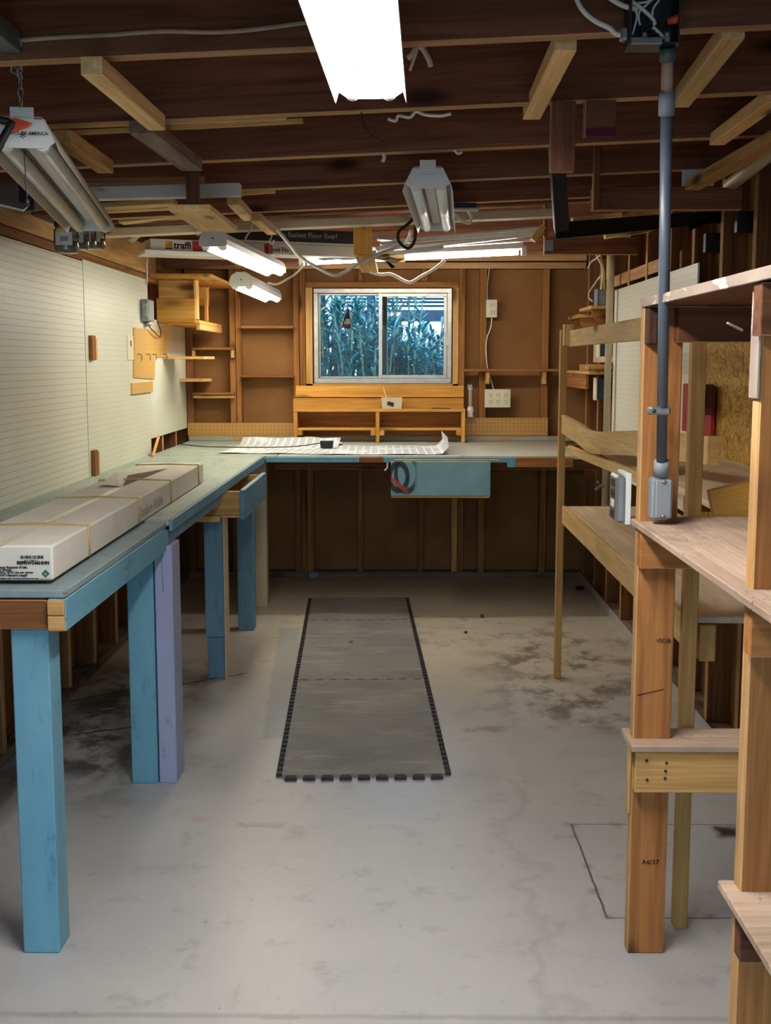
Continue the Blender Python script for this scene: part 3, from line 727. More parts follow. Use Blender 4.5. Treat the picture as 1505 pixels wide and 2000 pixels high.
# open drawer
D = thing('drawer_tmp', '', '', (0, 0, 0)); bpy.data.objects.remove(D)
dr = box('drawer', M['bluegrey'], (-.712, -.69), (5.13, 5.96), (.760, .89), B)
box('drawer_side', M['tan'], (-1.12, -.713), (5.15, 5.168), (.775, .882), dr); box('drawer_side', M['tan'], (-1.12, -.713), (5.92, 5.938), (.775, .882), dr)
box('drawer_bottom', M['tan'], (-1.12, -.713), (5.15, 5.938), (.765, .774), dr); box('drawer_back', M['tan'], (-1.138, -1.121), (5.15, 5.938), (.775, .875), dr)
box('drawer_runner', M['tan'], (-1.2, -.80), (5.125, 5.147), (.748, .775), B)

# ================================================================== BACK WORKBENCH
K = thing('workbench', 'blue edged workbench along the back wall under the window', 'workbench', (0, 7.2, 0))
FY = 6.60
box('worktop', M['benchgrey'], (-.70, 1.03), (FY, BY-.003), (.905, .925), K)
box('worktop', M['bluegreen'], (LX+.02, -.705), (FY, BY-.003), (.905, .925), K)
for px0, px1, mat in ((520, 690, 'blue'), (690.5, 702, 'blue'), (702.5, 748, 'stud'), (748.5, 990, 'blue')):
    box('fascia', M[mat], (aY(px0, 895, FY).x, aY(px1, 895, FY).x), (FY-.018, FY-.001), (.888, .918), K)
box('fascia', M['stud'], (aY(1008, 895, FY).x, aY(1118, 895, FY).x), (FY-.02, FY-.001), (.862, .917), K)
box('fascia', M['blue'], (aY(990, 895, FY).x, aY(1007, 895, FY).x), (FY-.02, FY-.001), (.862, .917), K)
box('support_rail', M['studdark'], (-.75, 1.18), (6.9, 6.94), (.82, .904), K); box('support_rail', M['studdark'], (-1.4, 1.18), (7.80, 7.848), (.82, .904), K)
box('backsplash', M['splash'], (-1.42, 1.19), (BY-.024, BY-.003), (.926, .958), K)
gx0, gx1 = aY(763, 930, 6.575).x, aY(957, 930, 6.575).x
gz0, gz1 = aY(860, 968, 6.575).z, aY(860, 901, 6.575).z
dr = slab('drawer', M['graffiti'], (gx0, gx1), (6.557, 6.575), (gz0, gz1), K, .002)
tag(dr, 'blue drawer front with black and orange spray paint')
box('drawer_side', M['tan'], (gx0+.02, gx0+.035), (6.576, 7.1), (gz0+.01, gz1-.02), dr); box('drawer_side', M['tan'], (gx1-.035, gx1-.02), (6.576, 7.1), (gz0+.01, gz1-.02), dr)
box('drawer_bottom', M['tan'], (gx0+.003, gx1-.003), (6.562, 7.1), (gz0-.012, gz0-.001), dr)
box('drawer_top_edge', M['tan'], (gx0+.02, gx1+.05), (6.58, 6.595), (gz1+.001, gz1+.01), K)
tube('clamp_hook', M['white'], [(gx0-.02, 6.56, .888), (gx0-.02, 6.555, .862), (gx0-.035, 6.555, .845)], .004, K)

# pegboard strips on the back wall
def strip(px0, px1, py0, py1, lab):
    o = slab('pegboard_strip', M['pegtan'], (aY(px0, py0, 7.84).x, aY(px1, py0, 7.84).x), (BY-.012, BY-.003), (max(.96, aY(px0, py1, 7.84).z), aY(px0, py0, 7.84).z), None); tag(o, lab, 'pegboard')
strip(366, 574, 826, 857, 'tan pegboard strip low on the back wall, left of the window shelf')
strip(908, 1070, 816, 857, 'tan pegboard strip low on the back wall, below the six-socket plate')
# cubby under the window
CYf = 7.66
Cb = thing('cubby_shelf', 'low yellow pine cubby shelf with four openings under the window', 'shelf', (-.1, 7.75, .926))
cx0, cx1 = aY(573, 830, CYf).x, aY(908, 830, CYf).x; czt = aY(700, 799, CYf).z; czb = .926; czm = aY(700, 837, CYf).z
box('top_board', M['pine'], (cx0-.002, cx1+.002), (CYf, BY-.022), (czt-.018, czt), Cb)
cd = aY(737, 830, CYf).x
for x in (cx0, cd-.012, cx1-.024): box('upright', M['pine'], (x, x+.024), (CYf+.003, BY-.025), (czb, czt-.019), Cb)
box('middle_shelf', M['pine'], (cx0+.025, cd-.014), (CYf+.005, BY-.03), (czm-.012, czm+.002), Cb)
box('middle_shelf', M['pine'], (cd+.014, cx1-.025), (CYf+.005, BY-.03), (czm-.012, czm+.002), Cb)
for x in (cx0+.025, cd-.045, cd+.013, cx1-.056): box('bracket', M['pine'], (x, x+.031), (CYf+.006, BY-.03), (czm-.046, czm-.013), Cb)
box('back_board', M['stud'], (cx0+.025, cx1-.025), (BY-.024, BY-.021), (czb+.03, czt-.02), Cb)
# shelves between the studs left of the window
def bayshelf(px0, px1, py, lab, dbl=False):
    x0, x1 = aY(px0, py, 7.8).x, aY(px1, py, 7.8).x; z = aY(px0, py, 7.8).z
    t = thing('stud_shelf', lab, 'shelf', ((x0+x1)/2, 7.85, z), 'small shelves between the studs')
    box('board', M['stud'], (x0, x1), (7.79, 7.93), (z-.008, z+.008), t)
    if dbl: box('board', M['tan'], (x0+.002, x1-.002), (7.80, 7.93), (z-.030, z-.012), t)
    return t, x0, x1, z
t, x0, x1, z = bayshelf(374, 456, 681, 'short shelf on blocks in the corner stud bay, just under the yellow shelf box')
for x in (x0, x1-.02): box('support_block', M['tan'], (x, x+.02), (7.80, 7.846), (z-.06, z-.009), t)
bayshelf(376, 457, 769, 'double-board shelf in the corner stud bay, above the pegboard strip', True)
bayshelf(470, 573, 639, 'upper shelf in the stud bay beside the window')
bayshelf(470, 573, 735, 'lower shelf in the stud bay beside the window')
# long shelf right of the window
x0, x1 = aY(905, 722, 7.78).x, 1.10; z = aY(950, 723, 7.78).z
t = thing('stud_shelf', 'long thin shelf right of the window above the six-socket plate', 'shelf', ((x0+x1)/2, 7.8, z), 'small shelves between the studs')
box('board', M['stud'], (x0, x1), (7.72, 7.846), (z-.008, z+.008), t)
for px in (951, 1061): x = aY(px, 740, 7.8).x; box('bracket', M['tan'], (x-.012, x+.012), (7.74, 7.846), (z-.09, z-.009), t)

# outlets on the back wall
def socket(parent, x, y, z, s=1.):
    o = slab('socket', M['ivory'], (x-.017*s, x+.017*s), (y-.004, y), (z-.017*s, z+.017*s), parent, .002)
    for dx in (-.006, .006): slab('slot', M['slot'], (x+dx*s-.0013, x+dx*s+.0013), (y-.0048, y-.0042), (z-.001, z+.009), o, 0)
    slab('slot', M['slot'], (x-.0025, x+.0025), (y-.0048, y-.0042), (z-.011, z-.006), o, 0)
a, b = aY(949, 620, 7.83), aY(971, 585, 7.83)
t = thing('outlet', 'ivory double outlet plate on the stud right of the window', 'outlet', ((a.x+b.x)/2, 7.84, (a.z+b.z)/2))
slab('plate', M['ivory'], (a.x, b.x), (7.832, 7.848), (a.z, b.z), t, .003)
for dz in (-.024, .024): socket(t, (a.x+b.x)/2, 7.832, (a.z+b.z)/2+dz)
a, b = aY(946, 796, 7.83), aY(997, 760, 7.83)
t = thing('outlet', 'ivory six-socket outlet plate above the pegboard strip', 'outlet', ((a.x+b.x)/2, 7.84, (a.z+b.z)/2))
slab('plate', M['ivory'], (a.x, b.x), (7.826, 7.848), (a.z, b.z), t, .003)
for dx in (-.05, 0, .05):
    for dz in (-.022, .022): socket(t, (a.x+b.x)/2+dx, 7.826, (a.z+b.z)/2+dz)
c = tube('cable', M['cable'], [aY(x, y, 7.84) for x, y in ((960, 621), (958, 640), (950, 662), (949, 690), (952, 720), (960, 748), (963, 760))], .004); tag(c, 'thin white cable linking the double outlet and the six-socket plate', 'cable')
c = tube('cable', M['cable'], [aY(x, y, 7.86) for x, y in ((956, 512), (954, 535), (951, 560), (952, 586))], .003); tag(c, 'thin cable coming down to the double outlet', 'cable')
# white fitting on the strip
p = aY(918, 815, 7.80); t = thing('pipe_fitting', 'white plastic pipe fitting standing on the pegboard strip', 'pipe', (p.x, 7.80, p.z))
lathe('tube', M['white'], [(0, .06), (.012, .06), (.012, .18), (.015, .18), (.015, .20), (0, .20)], Matrix.Translation(p), t)
lathe('body', M['white'], [(0, 0), (.022, 0), (.022, .01), (.018, .02), (.022, .05), (.016, .07), (0, .07)], Matrix.Translation(p), t)
slab('clip', M['greyplastic'], (p.x-.02, p.x+.01), (7.785, 7.80), (p.z+.19, p.z+.215), t)
# things on the cubby / bench
p = aY(765, 797, 7.72); p.z = czt+.001; t = thing('storage_tub', 'small translucent plastic tub on the cubby shelf', 'tub', p)
bm = bmesh.new()
w0, w1, dd, hh = .062, .068, .045, .072
def ringv(w, d, z): return [bm.verts.new((sx*w, sy*d, z)) for sx, sy in ((-1, -1), (1, -1), (1, 1), (-1, 1))]
r = [ringv(w0, dd, 0), ringv(w1, dd+.004, hh), ringv(w1-.003, dd+.001, hh), ringv(w0-.003, dd-.003, .003)]
for A, C in zip(r, r[1:]):
    for k in range(4): bm.faces.new((A[k], A[(k+1) % 4], C[(k+1) % 4], C[k]))
bm.faces.new(r[0][::-1]); bm.faces.new(r[3])
mk('tub', bm, M['bin'], t, Matrix.Translation(p))
slab('label', M['slot'], (p.x-.03, p.x+.012), (p.y-.051, p.y-.0495), (p.z+.02, p.z+.045), t, 0, Matrix.Rotation(.3, 4, 'Y'))
tag(tube('stirring_stick', M['white'], [p+V((-.02, 0, .01)), p+V((-.045, 0, .10)), p+V((-.055, 0, .135))], .003), 'thin white stick standing in the plastic tub', 'stick')
tag(slab('file', M['slot'], (aY(842, 797, 7.72).x, aY(878, 797, 7.72).x), (7.71, 7.725), (czt+.001, czt+.006)), 'dark flat file lying on the right end of the cubby shelf', 'tool')
# plans on the back bench
def sheet(name, lab, c, w, d, rot, curl=None, mat='print', z=.9262):
    bm = bmesh.new(); nx, ny = 16, 8; g = []
    for i in range(nx+1):
        row = []
        for j in range(ny+1):
            x, y = (i/nx-.5)*w, (j/ny-.5)*d; zz = .002+.004*(math.sin(i*.9+c[0]*9)*.5+.5)
            if curl: zz, x = curl(x, y, zz)
            row.append(bm.verts.new((x, y, zz)))
        g.append(row)
    for i in range(nx):
        for j in range(ny): bm.faces.new((g[i][j], g[i+1][j], g[i+1][j+1], g[i][j+1]))
    o = mk(name, bm, M[mat], None, Matrix.Translation((c[0], c[1], z)) @ Matrix.Rotation(rot, 4, 'Z'), True)
    tag(o, lab, 'paper'); return o
def curl_r(x, y, z):
    if x > .30:
        a = (x-.30)/.06; return z+.06*(1-math.cos(min(a, 2.3))), .30+.06*math.sin(min(a, 2.3))
    return z, x
def curl_l(x, y, z):
    if y > .25: a = (y-.25)/.2; return z+.05*math.sin(a*2.2), x
    return z, x
sheet('printed_plan', 'printed plan sheet with its right edge curled up on the back bench', (-.10, 6.98), .86, .68, .02, curl_r)
sheet('printed_plan', 'flat printed plan sheet at the left end of the back bench', (-.72, 7.05), .62, .70, -.08, curl_l, z=.9268)
def curl_c(x, y, z): return z+.035*max(0, math.sin((x+.2)*8)), x
sheet('printed_plan', 'small wavy plan sheet behind the black speaker box', (-.58, 7.5), .40, .24, .1, curl_c, z=.927)
p = aY(638, 877, 7.05); t = thing('speaker_box', 'small black box with a cord standing on the plan sheets', 'box', (p.x, 7.05, .935))
bm = bmesh.new(); addbox(bm, -.04, .04, -.03, .03, 0, .042)
for v in bm.verts:
    if v.co.z < .01: v.co.x *= .88
bev(bm, .004, 2); mk('case', bm, M['black'], t, Matrix.Translation((p.x, 7.05, .936)))
tube('cord', M['slot'], [(p.x-.04, 7.05, .965), (p.x-.2, 7.0, .947), (p.x-.45, 7.03, .940), (p.x-.75, 7.15, .936), (p.x-.95, 7.4, .934)], .003, t)
# bottle hanging in the window
p = aY(678, 620, 7.81); t = thing('hanging_bottle', 'small dark bottle ornament hanging by a string in the window', 'ornament', (p.x, 7.81, p.z))
zt = aY(678, 571, 7.81).z
tube('string', M['slot'], [(p.x, 7.81, p.z+.05), (p.x+.003, 7.81, (p.z+zt)/2), (p.x-.004, 7.83, zt)], .0015, t, 5)
lathe('bottle', M['bottle'], [(0, -.07), (.028, -.068), (.030, -.04), (.026, -.02), (.024, .0), (.012, .025), (.008, .035), (.008, .055), (0, .056)], Matrix.Translation((p.x, 7.81, p.z)) @ Matrix.Rotation(.12, 4, 'Y'), t)
slab('paper_label', M['jarcontent'], (p.x-.008, p.x+.018), (7.779, 7.783), (p.z-.045, p.z-.01), t, 0)

# ================================================================== CARTON ON THE BENCH
def obox(name, mat, corners_bottom, z0, z1, parent=None, b=.004):
    bm = bmesh.new(); A = [bm.verts.new((x, y, z0)) for x, y in corners_bottom]; C = [bm.verts.new((x, y, z1)) for x, y in corners_bottom]
    bm.faces.new(A[::-1]); bm.faces.new(C)
    for i in range(4): bm.faces.new((A[i], A[(i+1) % 4], C[(i+1) % 4], C[i]))
    bev(bm, b); return mk(name, bm, mat, parent)
T = thing('flooring_carton', 'long dented white flooring carton with yellow straps lying on the left bench', 'carton', (-.98, 3.9, .926))
fr_, br_ = V((-.838, 2.78)), V((-.868, 5.12)); wd = .262
ax = (br_-fr_).normalized(); sd = V((-ax.y, ax.x))
cn = [fr_, br_, br_+sd*wd, fr_+sd*wd]; zc0, zc1 = .9265, 1.012
obox('body', M['carton'], cn, zc0, zc1, T, .005)
def cp(u, s, z): q = fr_+ax*u+sd*s; return V((q.x, q.y, z))
for u in (.34, .98, 1.55, 2.2):
    tube('strap', M['strap'], [cp(u, -.002, zc0+.003), cp(u, -.002, zc1+.001), cp(u+.03, wd*.5, zc1+.002), cp(u, wd+.002, zc1+.001), cp(u, wd+.002, zc0+.003)], .004, T, 6, False)
bm = bmesh.new()
for tri in ((cp(1.35, .13, zc1+.001), cp(2.05, .10, zc1+.001), cp(1.75, .20, zc1+.001)),): bm.faces.new([bm.verts.new(v) for v in tri])
tag(mk('torn_opening', bm, M['brownpaper'], T), 'dark torn slit in the carton top')
bm = bmesh.new(); a = [cp(1.33, .135, zc1+.002), cp(1.74, .205, zc1+.002), cp(1.70, .235, zc1+.02), cp(1.30, .20, zc1+.012)]
vs = [bm.verts.new(v) for v in a]; bm.faces.new(vs); mk('torn_flap', bm, M['carton'], T)
bm = bmesh.new(); 
for s0, s1 in ((.118, .142),): bm.faces.new([bm.verts.new(cp(u, s, zc1+.0008)) for u, s in ((.0, s0), (1.3, s0), (1.3, s1), (.0, s1))])
mk('packing_tape', bm, plain('clear_tape', 'd6cfb6', .2, 0, .6, .03), T)
nrm = -ax; right = -sd
def fp(s, z): q = fr_+sd*s-ax*.0012; return V((q.x, q.y, z))
r3 = V((right.x, right.y, 0))
def carton_text(s, d, z, size, bold=.0, mat='ink', wide=1.): text('lettering', s, M[mat], facing(fp(d, z), r3, (0, 0, 1)), size, T, bold, wide)
carton_text('REFRW346HHN', .086, .9665, .0112, .0004, wide=1.0)
carton_text('Item no. 000000 00', .068, .975, .004)
carton_text('Reflections Random Wdth.', .150, .9565, .0082, .0002)
carton_text('Hickory Honey', .150, .9505, .0082, .0002)
carton_text('23.69 Sq.Ft., 36.25 Lbs per carton', .150, .9445, .0075, .0002)
carton_text("1/2\"x1-4.8\"'s Random Length", .150, .9375, .0075, .0002)
carton_text('Random tonality color and characteristics may vary', .150, .9305, .0055, .0001)
bm = bmesh.new(); rb = random.Random(3); x = .078
while x > .024:
    w = rb.choice((.0009, .0016, .0025)); bm.faces.new([bm.verts.new(fp(s, z)) for s, z in ((x, .980), (x-w, .980), (x-w, .988), (x, .988))]); x -= w+rb.choice((.0009, .0014, .002))
mk('barcode', bm, M['ink'], T)
bm = bmesh.new(); c = (.018, .944); bm.faces.new([bm.verts.new(fp(c[0]+dx, c[1]+dz)) for dx, dz in ((.010, 0), (0, -.010), (-.010, 0), (0, .010))]); em = mk('emblem', bm, M['greenink'], T)
q = fr_+sd*(.0215)-ax*.002; text('emblem_letter', 'G', M['paper'], facing((q.x, q.y, .9405), r3, (0, 0, 1)), .0095, em)
q = fr_+ax*.99+V((.0015, 0)); text('lettering', 'Random Width', M['greyink'], facing((q.x, q.y, .945), (ax.x, ax.y, 0), (0, 0, 1)), .05, T, 0, 1.3)
# ================================================================== LAMPS
def shop_light(lab, p0, p1, w=.15, lit=None, body='metalwhite',  style='flare', group='shop lights under the joists', scale=1., logo=False, nocover=False):
    """two-tube strip lamp from near end p0 to far end p1 (points on the axis at reflector lip height)"""
    p0, p1 = V(p0), V(p1); L = (p1-p0).length; t = thing('shop_light', lab, 'lamp', (p0+p1)/2, group)
    W = frame(p0, p1, (0, 0, 1)); s = w/.15
    if style == 'flare':
        pr = [(-.075, -.014), (-.068, .008), (-.046, .05), (-.04, .056), (.04, .056), (.046, .05), (.068, .008), (.075, -.014)]
        cap = [(-.066, .006), (-.046, .052), (.046, .052), (.066, .006), (.047, -.007), (-.047, -.007)]
    else:
        pr = [(-.066, .0), (-.066, .025), (-.052, .055), (-.025, .07), (.025, .07), (.052, .055), (.066, .025), (.066, .0)]
        cap = [(-.066, -.004), (-.067, .025), (-.053, .056), (-.026, .072), (.026, .072), (.053, .056), (.067, .025), (.066, -.004), (.03, -.008), (-.03, -.008)]
    pr = [(a*s, b*s) for a, b in pr]; cap = [(a*s, b*s) for a, b in cap]
    bm = bmesh.new(); th = .0015
    rows = []
    for x in (-L/2, L/2): rows.append([bm.verts.new((x, y, z)) for y, z in pr])
    for i in range(len(pr)-1): bm.faces.new((rows[0][i], rows[1][i], rows[1][i+1], rows[0][i+1]))
    bmesh.ops.recalc_face_normals(bm, faces=bm.faces)
    bmesh.ops.solidify(bm, geom=list(bm.faces), thickness=th)
    mk('reflector', bm, M[body], t, W)
    for sx in (-1, 1):
        x = sx*(L/2-.004) if style == 'flare' else sx*(L/2+.001)
        Wc = W @ Matrix.Translation((x, 0, 0)) @ Matrix.Rotation(math.pi/2, 4, 'Z')
        c = prism('end_cap', M['metalwhite'], [(a, b) for a, b in cap], .003, Wc, t, .0006)
        if style == 'flare' and sx < 0:
            bm = bmesh.new(); addbox(bm, x-.002, x+.001, -.024*s, .024*s, .05*s, .076*s); bev(bm, .0008); mk('hanging_tab', bm, M['metalwhite'], c, W)
            bm = bmesh.new(); addbox(bm, x-.0045, x-.0035, -.024*s, .024*s, .020*s, .033*s); bev(bm, .0004); mk('tab_slot', bm, M['metalwhite'], c, W)
        if style != 'flare':
            bm = bmesh.new(); addtube(bm, [(x-.005, 0, .03*s), (x-.001, 0, .03*s)], .004, 8); mk('rivet', bm, M['slot'], c, W)
    r = .0165 if style == 'flare' else .019
    zt = .006 if style == 'flare' else -.002
    for sy in (-1, 1):
        bm = bmesh.new(); addtube(bm, [(-L/2+.03, sy*.038*s, zt), (L/2-.03, sy*.038*s, zt)], r*s, 14)
        mk('tube', bm, lit or (M['dusty'] if body == 'dusty' else M['tubeoff']), t, W, True)
        for sx in (-1, 1):
            bm = bmesh.new(); addtube(bm, [(sx*(L/2-.029), sy*.038*s, zt), (sx*(L/2-.006), sy*.038*s, zt)], r*1.06*s, 14)
            mk('tube_socket', bm, M['metalwhite'], t, W, False)
    bm = bmesh.new(); addbox(bm, -L/2+.01, L/2-.01, -.018*s, .018*s, .022*s, .054*s); bev(bm, .003); mk('ballast_cover', bm, M['metalwhite'], t, W)
    return t, W, L
# the lit lamp over the viewer
e = V((-.066, 2.55, 2.0)); n_ = V((-.093, 1.33, 2.0))
L2, W2, _ = shop_light('bright lit two-tube shop light overhead at the top edge of the photo', n_, e, .15, M['lampcool'])
for k in (-1, 1): pass
chain('hanging_chain', M['galv'], [(n_+V((0, .12, .06)), n_+V((0, .12, .085)))], L2)
# unlit lamp right of centre
L3, W3, l3_ = shop_light('unlit two-tube shop light hanging right of centre, tubes pale blue-white', (.075, 3.60, 1.968), (.137, 4.80, 1.972), .15)
# unlit lamp on chain, left
a, b = V((-.785, 2.50, 1.895)), V((-.955, 3.70, 1.855))
L1, W1, l1_ = shop_light('unlit dusty two-tube shop light hung by a chain at the upper left', a, b, .15, None, 'dusty')
x = -l1_/2-.008
Wt = W1 @ facing((x, .035, .018), (0, -1, 0), (0, 0, 1))
text('lettering', 'LIGHTS OF AMERICA', M['ink'], Wt, .0095, L1, .0001)
text('star_mark', '*', M['ink'], W1 @ facing((x, .004, .002), (0, -1, 0), (0, 0, 1)), .03, L1)
hk = W1 @ V((-l1_/2-.002, 0, .076))
top = V((-.775, 2.395, 2.05))
chain('hanging_chain', M['galv'], [(hk, hk+V((0, 0, .055))), (hk+V((0, 0, .055)), top+V((-.024, 0, .02))), (hk+V((0, 0, .055)), top+V((.024, 0, .025)))], L1)
q = W1 @ V((-l1_/2+.02, -.0, -.01))
tube('pull_chain', M['darkmetal'], [q, q+V((.001, 0, -.06)), q+V((.002, 0, -.095))], .0016, L1, 6)
lathe('pull_bell', M['darkmetal'], [(0, -.012), (.006, -.012), (.004, .0), (.0, .002)], Matrix.Translation(q+V((.002, 0, -.097))), L1, 10)
# spring clamp on its end
q = W1 @ V((-l1_/2-.012, .02, .035)); t = thing('spring_clamp', 'black spring clamp with orange jaw gripping the left lamp', 'clamp', q)
tube('handle', M['black'], [q+V((-.02, -.03, -.055)), q+V((-.005, -.02, -.02)), q+V((.005, -.005, .005))], .008, t, 10)
tube('handle', M['black'], [q+V((-.12, -.03, .012)), q+V((-.05, -.02, .012)), q+V((.0, -.005, .006))], .008, t, 10)
prism('jaw', M['orange'], [(-.005, -.016), (.035, -.004), (.045, .004), (.01, .014), (-.008, .008)], .012, Matrix.Translation(q+V((.0, -.008, .0))), t, .002)
# lit lamps over the bench
L4, W4, l4_ = shop_light('nearer of the two lit lamps hanging over the left bench', (-.786, 4.985, 1.930), (-.651, 6.10, 1.900), .135, M['lampwarm'], 'metalwhite', 'dome')
L5, W5, l5_ = shop_light('farther of the two lit lamps over the left bench, next to the corner shelf box', aY(471, 557, 6.40), aY(530, 584, 7.60), .145, M['lampwarm'], 'metalwhite', 'dome')
for LL, WW, l_ in ((L4, W4, l4_), (L5, W5, l5_)):
    ch = []
    for sx in (-1, 1):
        q = WW @ V((sx*(l_/2-.1), 0, .068)); ch.append((q, V((q.x, q.y, roofz(q.x)-.02))))
    chain('hanging_chain', M['galv'], ch, LL)
# long single tube lamp along the back
p0, p1 = V((-.545, 6.50, 1.985)), V((.655, 6.50, 2.04)); t = thing('strip_light', 'lit single-tube strip light along the back joist, half wrapped in blue plastic', 'lamp', (p0+p1)/2)
W6 = frame(p0, p1, (0, 0, 1)); Lh = (p1-p0).length
bm = bmesh.new(); addbox(bm, -Lh/2, Lh/2, -.02, .06, .012, .062); bev(bm, .004); mk('housing', bm, M['metalwhite'], t, W6)
bm = bmesh.new(); addtube(bm, [(-Lh/2+.03, -.005, -.004), (Lh/2-.03, -.005, -.004)], .014, 12); mk('tube', bm, M['lampback'], t, W6, True)
for sx in (-1, 1):
    bm = bmesh.new(); addbox(bm, sx*Lh/2-.015, sx*Lh/2+.015, -.022, .014, -.022, .03); bev(bm, .004); mk('tube_socket', bm, M['white'], t, W6)
# blue plastic sheet over its left half
bm = bmesh.new(); g = []
a, b = aY(575, 497, 6.42), aY(742, 505, 6.42)
for i in range(13):
    u = i/12; row = []
    for j in range(5):
        v = j/4
        p = V((a.x+(b.x-a.x)*u, 6.44-.03*math.sin(v*2.6)+.006*math.sin(i*2.1), (a.z+.02)*(1-u)+(b.z+.045)*u - v*(.03+.022*math.sin(u*3.1))+.004*math.sin(i*1.7+j)))
        row.append(bm.verts.new(p))
    g.append(row)
for i in range(12):
    for j in range(4): bm.faces.new((g[i][j], g[i+1][j], g[i+1][j+1], g[i][j+1]))
tag(mk('plastic_sheet', bm, M['bluesheet'], None, None, True), 'crumpled pale blue plastic sheet draped over the back strip light', 'plastic sheet')

# ================================================================== TIMBER AND JUNK UNDER THE ROOF
def cleat(lab, p0, p1, w=.042, h_=.038, mat='tan', name='ceiling_cleat', cat='wood strip', grp=None):
    o = board(name, M[mat], p0, p1, w, h_, None, (0, 0, 1), .002); return tag(o, lab, cat, grp)
cleat('pale cleat nailed across the first two joists at the upper left', aZ(178, 128, 2.013), aZ(306, 240, 2.013), .042, .036, 'pale')
cleat('grey weathered cleat behind the pale one at the upper left', aZ(277, 248, 2.008), aZ(374, 322, 2.008), .062, .034, 'weathered')
cleat('cleat below the joists beside the unlit left lamp, with a wire loop', aZ(122, 268, 1.99), aZ(206, 326, 1.99), .045, .036, 'tan')
cleat('first of the slanting cleats on the right, left of the junction box', aZ(1104, 82, 2.092), aZ(1038, 220, 2.096), .046, .036, 'pale')
cleat('slanting cleat just right of the conduit', aZ(1432, 58, 2.105), aZ(1328, 196, 2.105), .046, .036, 'pale')
cleat('slanting cleat near the right edge of the photo', aZ(1516, 186, 2.11), aZ(1400, 272, 2.11), .046, .036, 'pale')
cleat('longest slanting board at the right edge, above the hanging shelf rail', aZ(1530, 262, 2.055), aZ(1352, 362, 2.055), .055, .034, 'tan')
cleat('short notched cleat above the hanging plank', aZ(455, 392, 2.012), aZ(486, 424, 2.012), .045, .03, 'pale')
cleat('short cleat holding the S-hook', aZ(499, 424, 2.0), aZ(531, 452, 2.0), .042, .03, 'tan')
hp = aY(376, 330, 3.72); hb = aY(376, 400, 3.72)
tag(box('hanger_post', M['brown'], (hp.x-.019, hp.x+.019), (3.70, 3.74), (hb.z, hp.z+.02)), 'short brown hanger post carrying the pale hanging plank', 'post')
a, b = aY(394, 404, 3.70), aY(432, 444, 4.75)
pl = box('hanging_plank', M['pale'], (-.722, -.589), (3.70, 4.30), (hb.z-.019, hb.z-.001), None); tag(pl, 'wide pale plank hanging flat under the left joists', 'plank')
# battens under joist two
for lab, ya, py0, py1, xl, xr in (('upper thin batten under the second joist', 3.075, 247, 230, 100, 560), ('lower thin batten under the second joist', 3.09, 261, 236, 118, 592)):
    p0, p1 = aY(xl, py0, ya), aY(xr, py1, ya); tag(board('batten', M['tan'], p0, p1, .012, .012, None, (0, 0, 1), .001), lab, 'batten')
# stored timber
for lab, pts_, w, hh, mat, Y in (('upper pale board stored across the left joists', ((195, 404), (343, 395)), .09, .020, 'pale', 4.62), ('second pale board stored across the left joists', ((200, 411), (341, 404)), .07, .018, 'pale', 4.70),
        ('slanting pale board stored above the painted joist', ((235, 432), (380, 418)), .09, .022, 'pale', 5.05), ('end of a pale board above the jars', ((0, 408), (110, 420)), .10, .03, 'tan', 4.6), ('thin batten stub right of the white channel', ((470, 378), (537, 374)), .02, .012, 'tan', 4.3)):
    a, b = aY(*pts_[0], Y), aY(*pts_[1], Y); tag(board('stored_board', M[mat], a, b, w, hh), lab, 'board', 'boards stored under the roof')
a, b = aY(-5, 384, 4.02), aY(470, 371, 4.02); t = tag(board('metal_channel', M['whiteold'], a, b, .05, .042), 'white rusty metal channel lying across the left joists', 'metal channel')
a, b = aY(110, 357, 4.08), aY(402, 352, 4.08); tag(board('stored_board', M['brown'], a, b, .05, .02), 'brown board above the white rusty channel', 'board', 'boards stored under the roof')
a = aY(56, 412, 3.9); tag(slab('steel_plate', M['black'], (a.x-.024, a.x+.024), (3.88, 3.92), (a.z, a.z+.13), None, .002), 'black steel plate hanging beside the pegboard, left of the jars', 'metal plate')
a, b = aY(-4, 330, 3.8), aY(42, 365, 3.8); tag(slab('plastic_cover', M['white'], (a.x-.1, b.x), (3.8, 4.1), (b.z-.004, b.z+.004), None, .001, Matrix.Rotation(.35, 4, 'X') @ Matrix.Rotation(.25, 4, 'Y')), 'white plastic cover at the left edge under the joists', 'plastic cover')
tag(board('steel_bar', M['greenmetal'], V((-.775, 1.2, 2.075)), V((-.775, 2.412, 2.075)), .045, .042, None, (0, 0, 1), .002), 'green-grey steel bar at the upper left corner carrying the lamp chain', 'metal bar')
# hook
a = aY(530, 452, 5.45); tag(tube('s_hook', M['cable'], [a, a+V((0, 0, -.025)), a+V((-.006, 0, -.035)), a+V((-.010, 0, -.047)), a+V((0, 0, -.056)), a+V((.010, 0, -.048)), a+V((.008, 0, -.038))], .003), 'pale screw hook hanging from the short cleat', 'hook')
a = aY(386, 455, 5.45); tag(tube('screw_eye', M['white'], [a+V((.008*math.cos(t_), 0, .010*math.sin(t_))) for t_ in [math.pi*2*k/8 for k in range(9)]], .002), 'small white screw eye under the painted joist', 'hook')
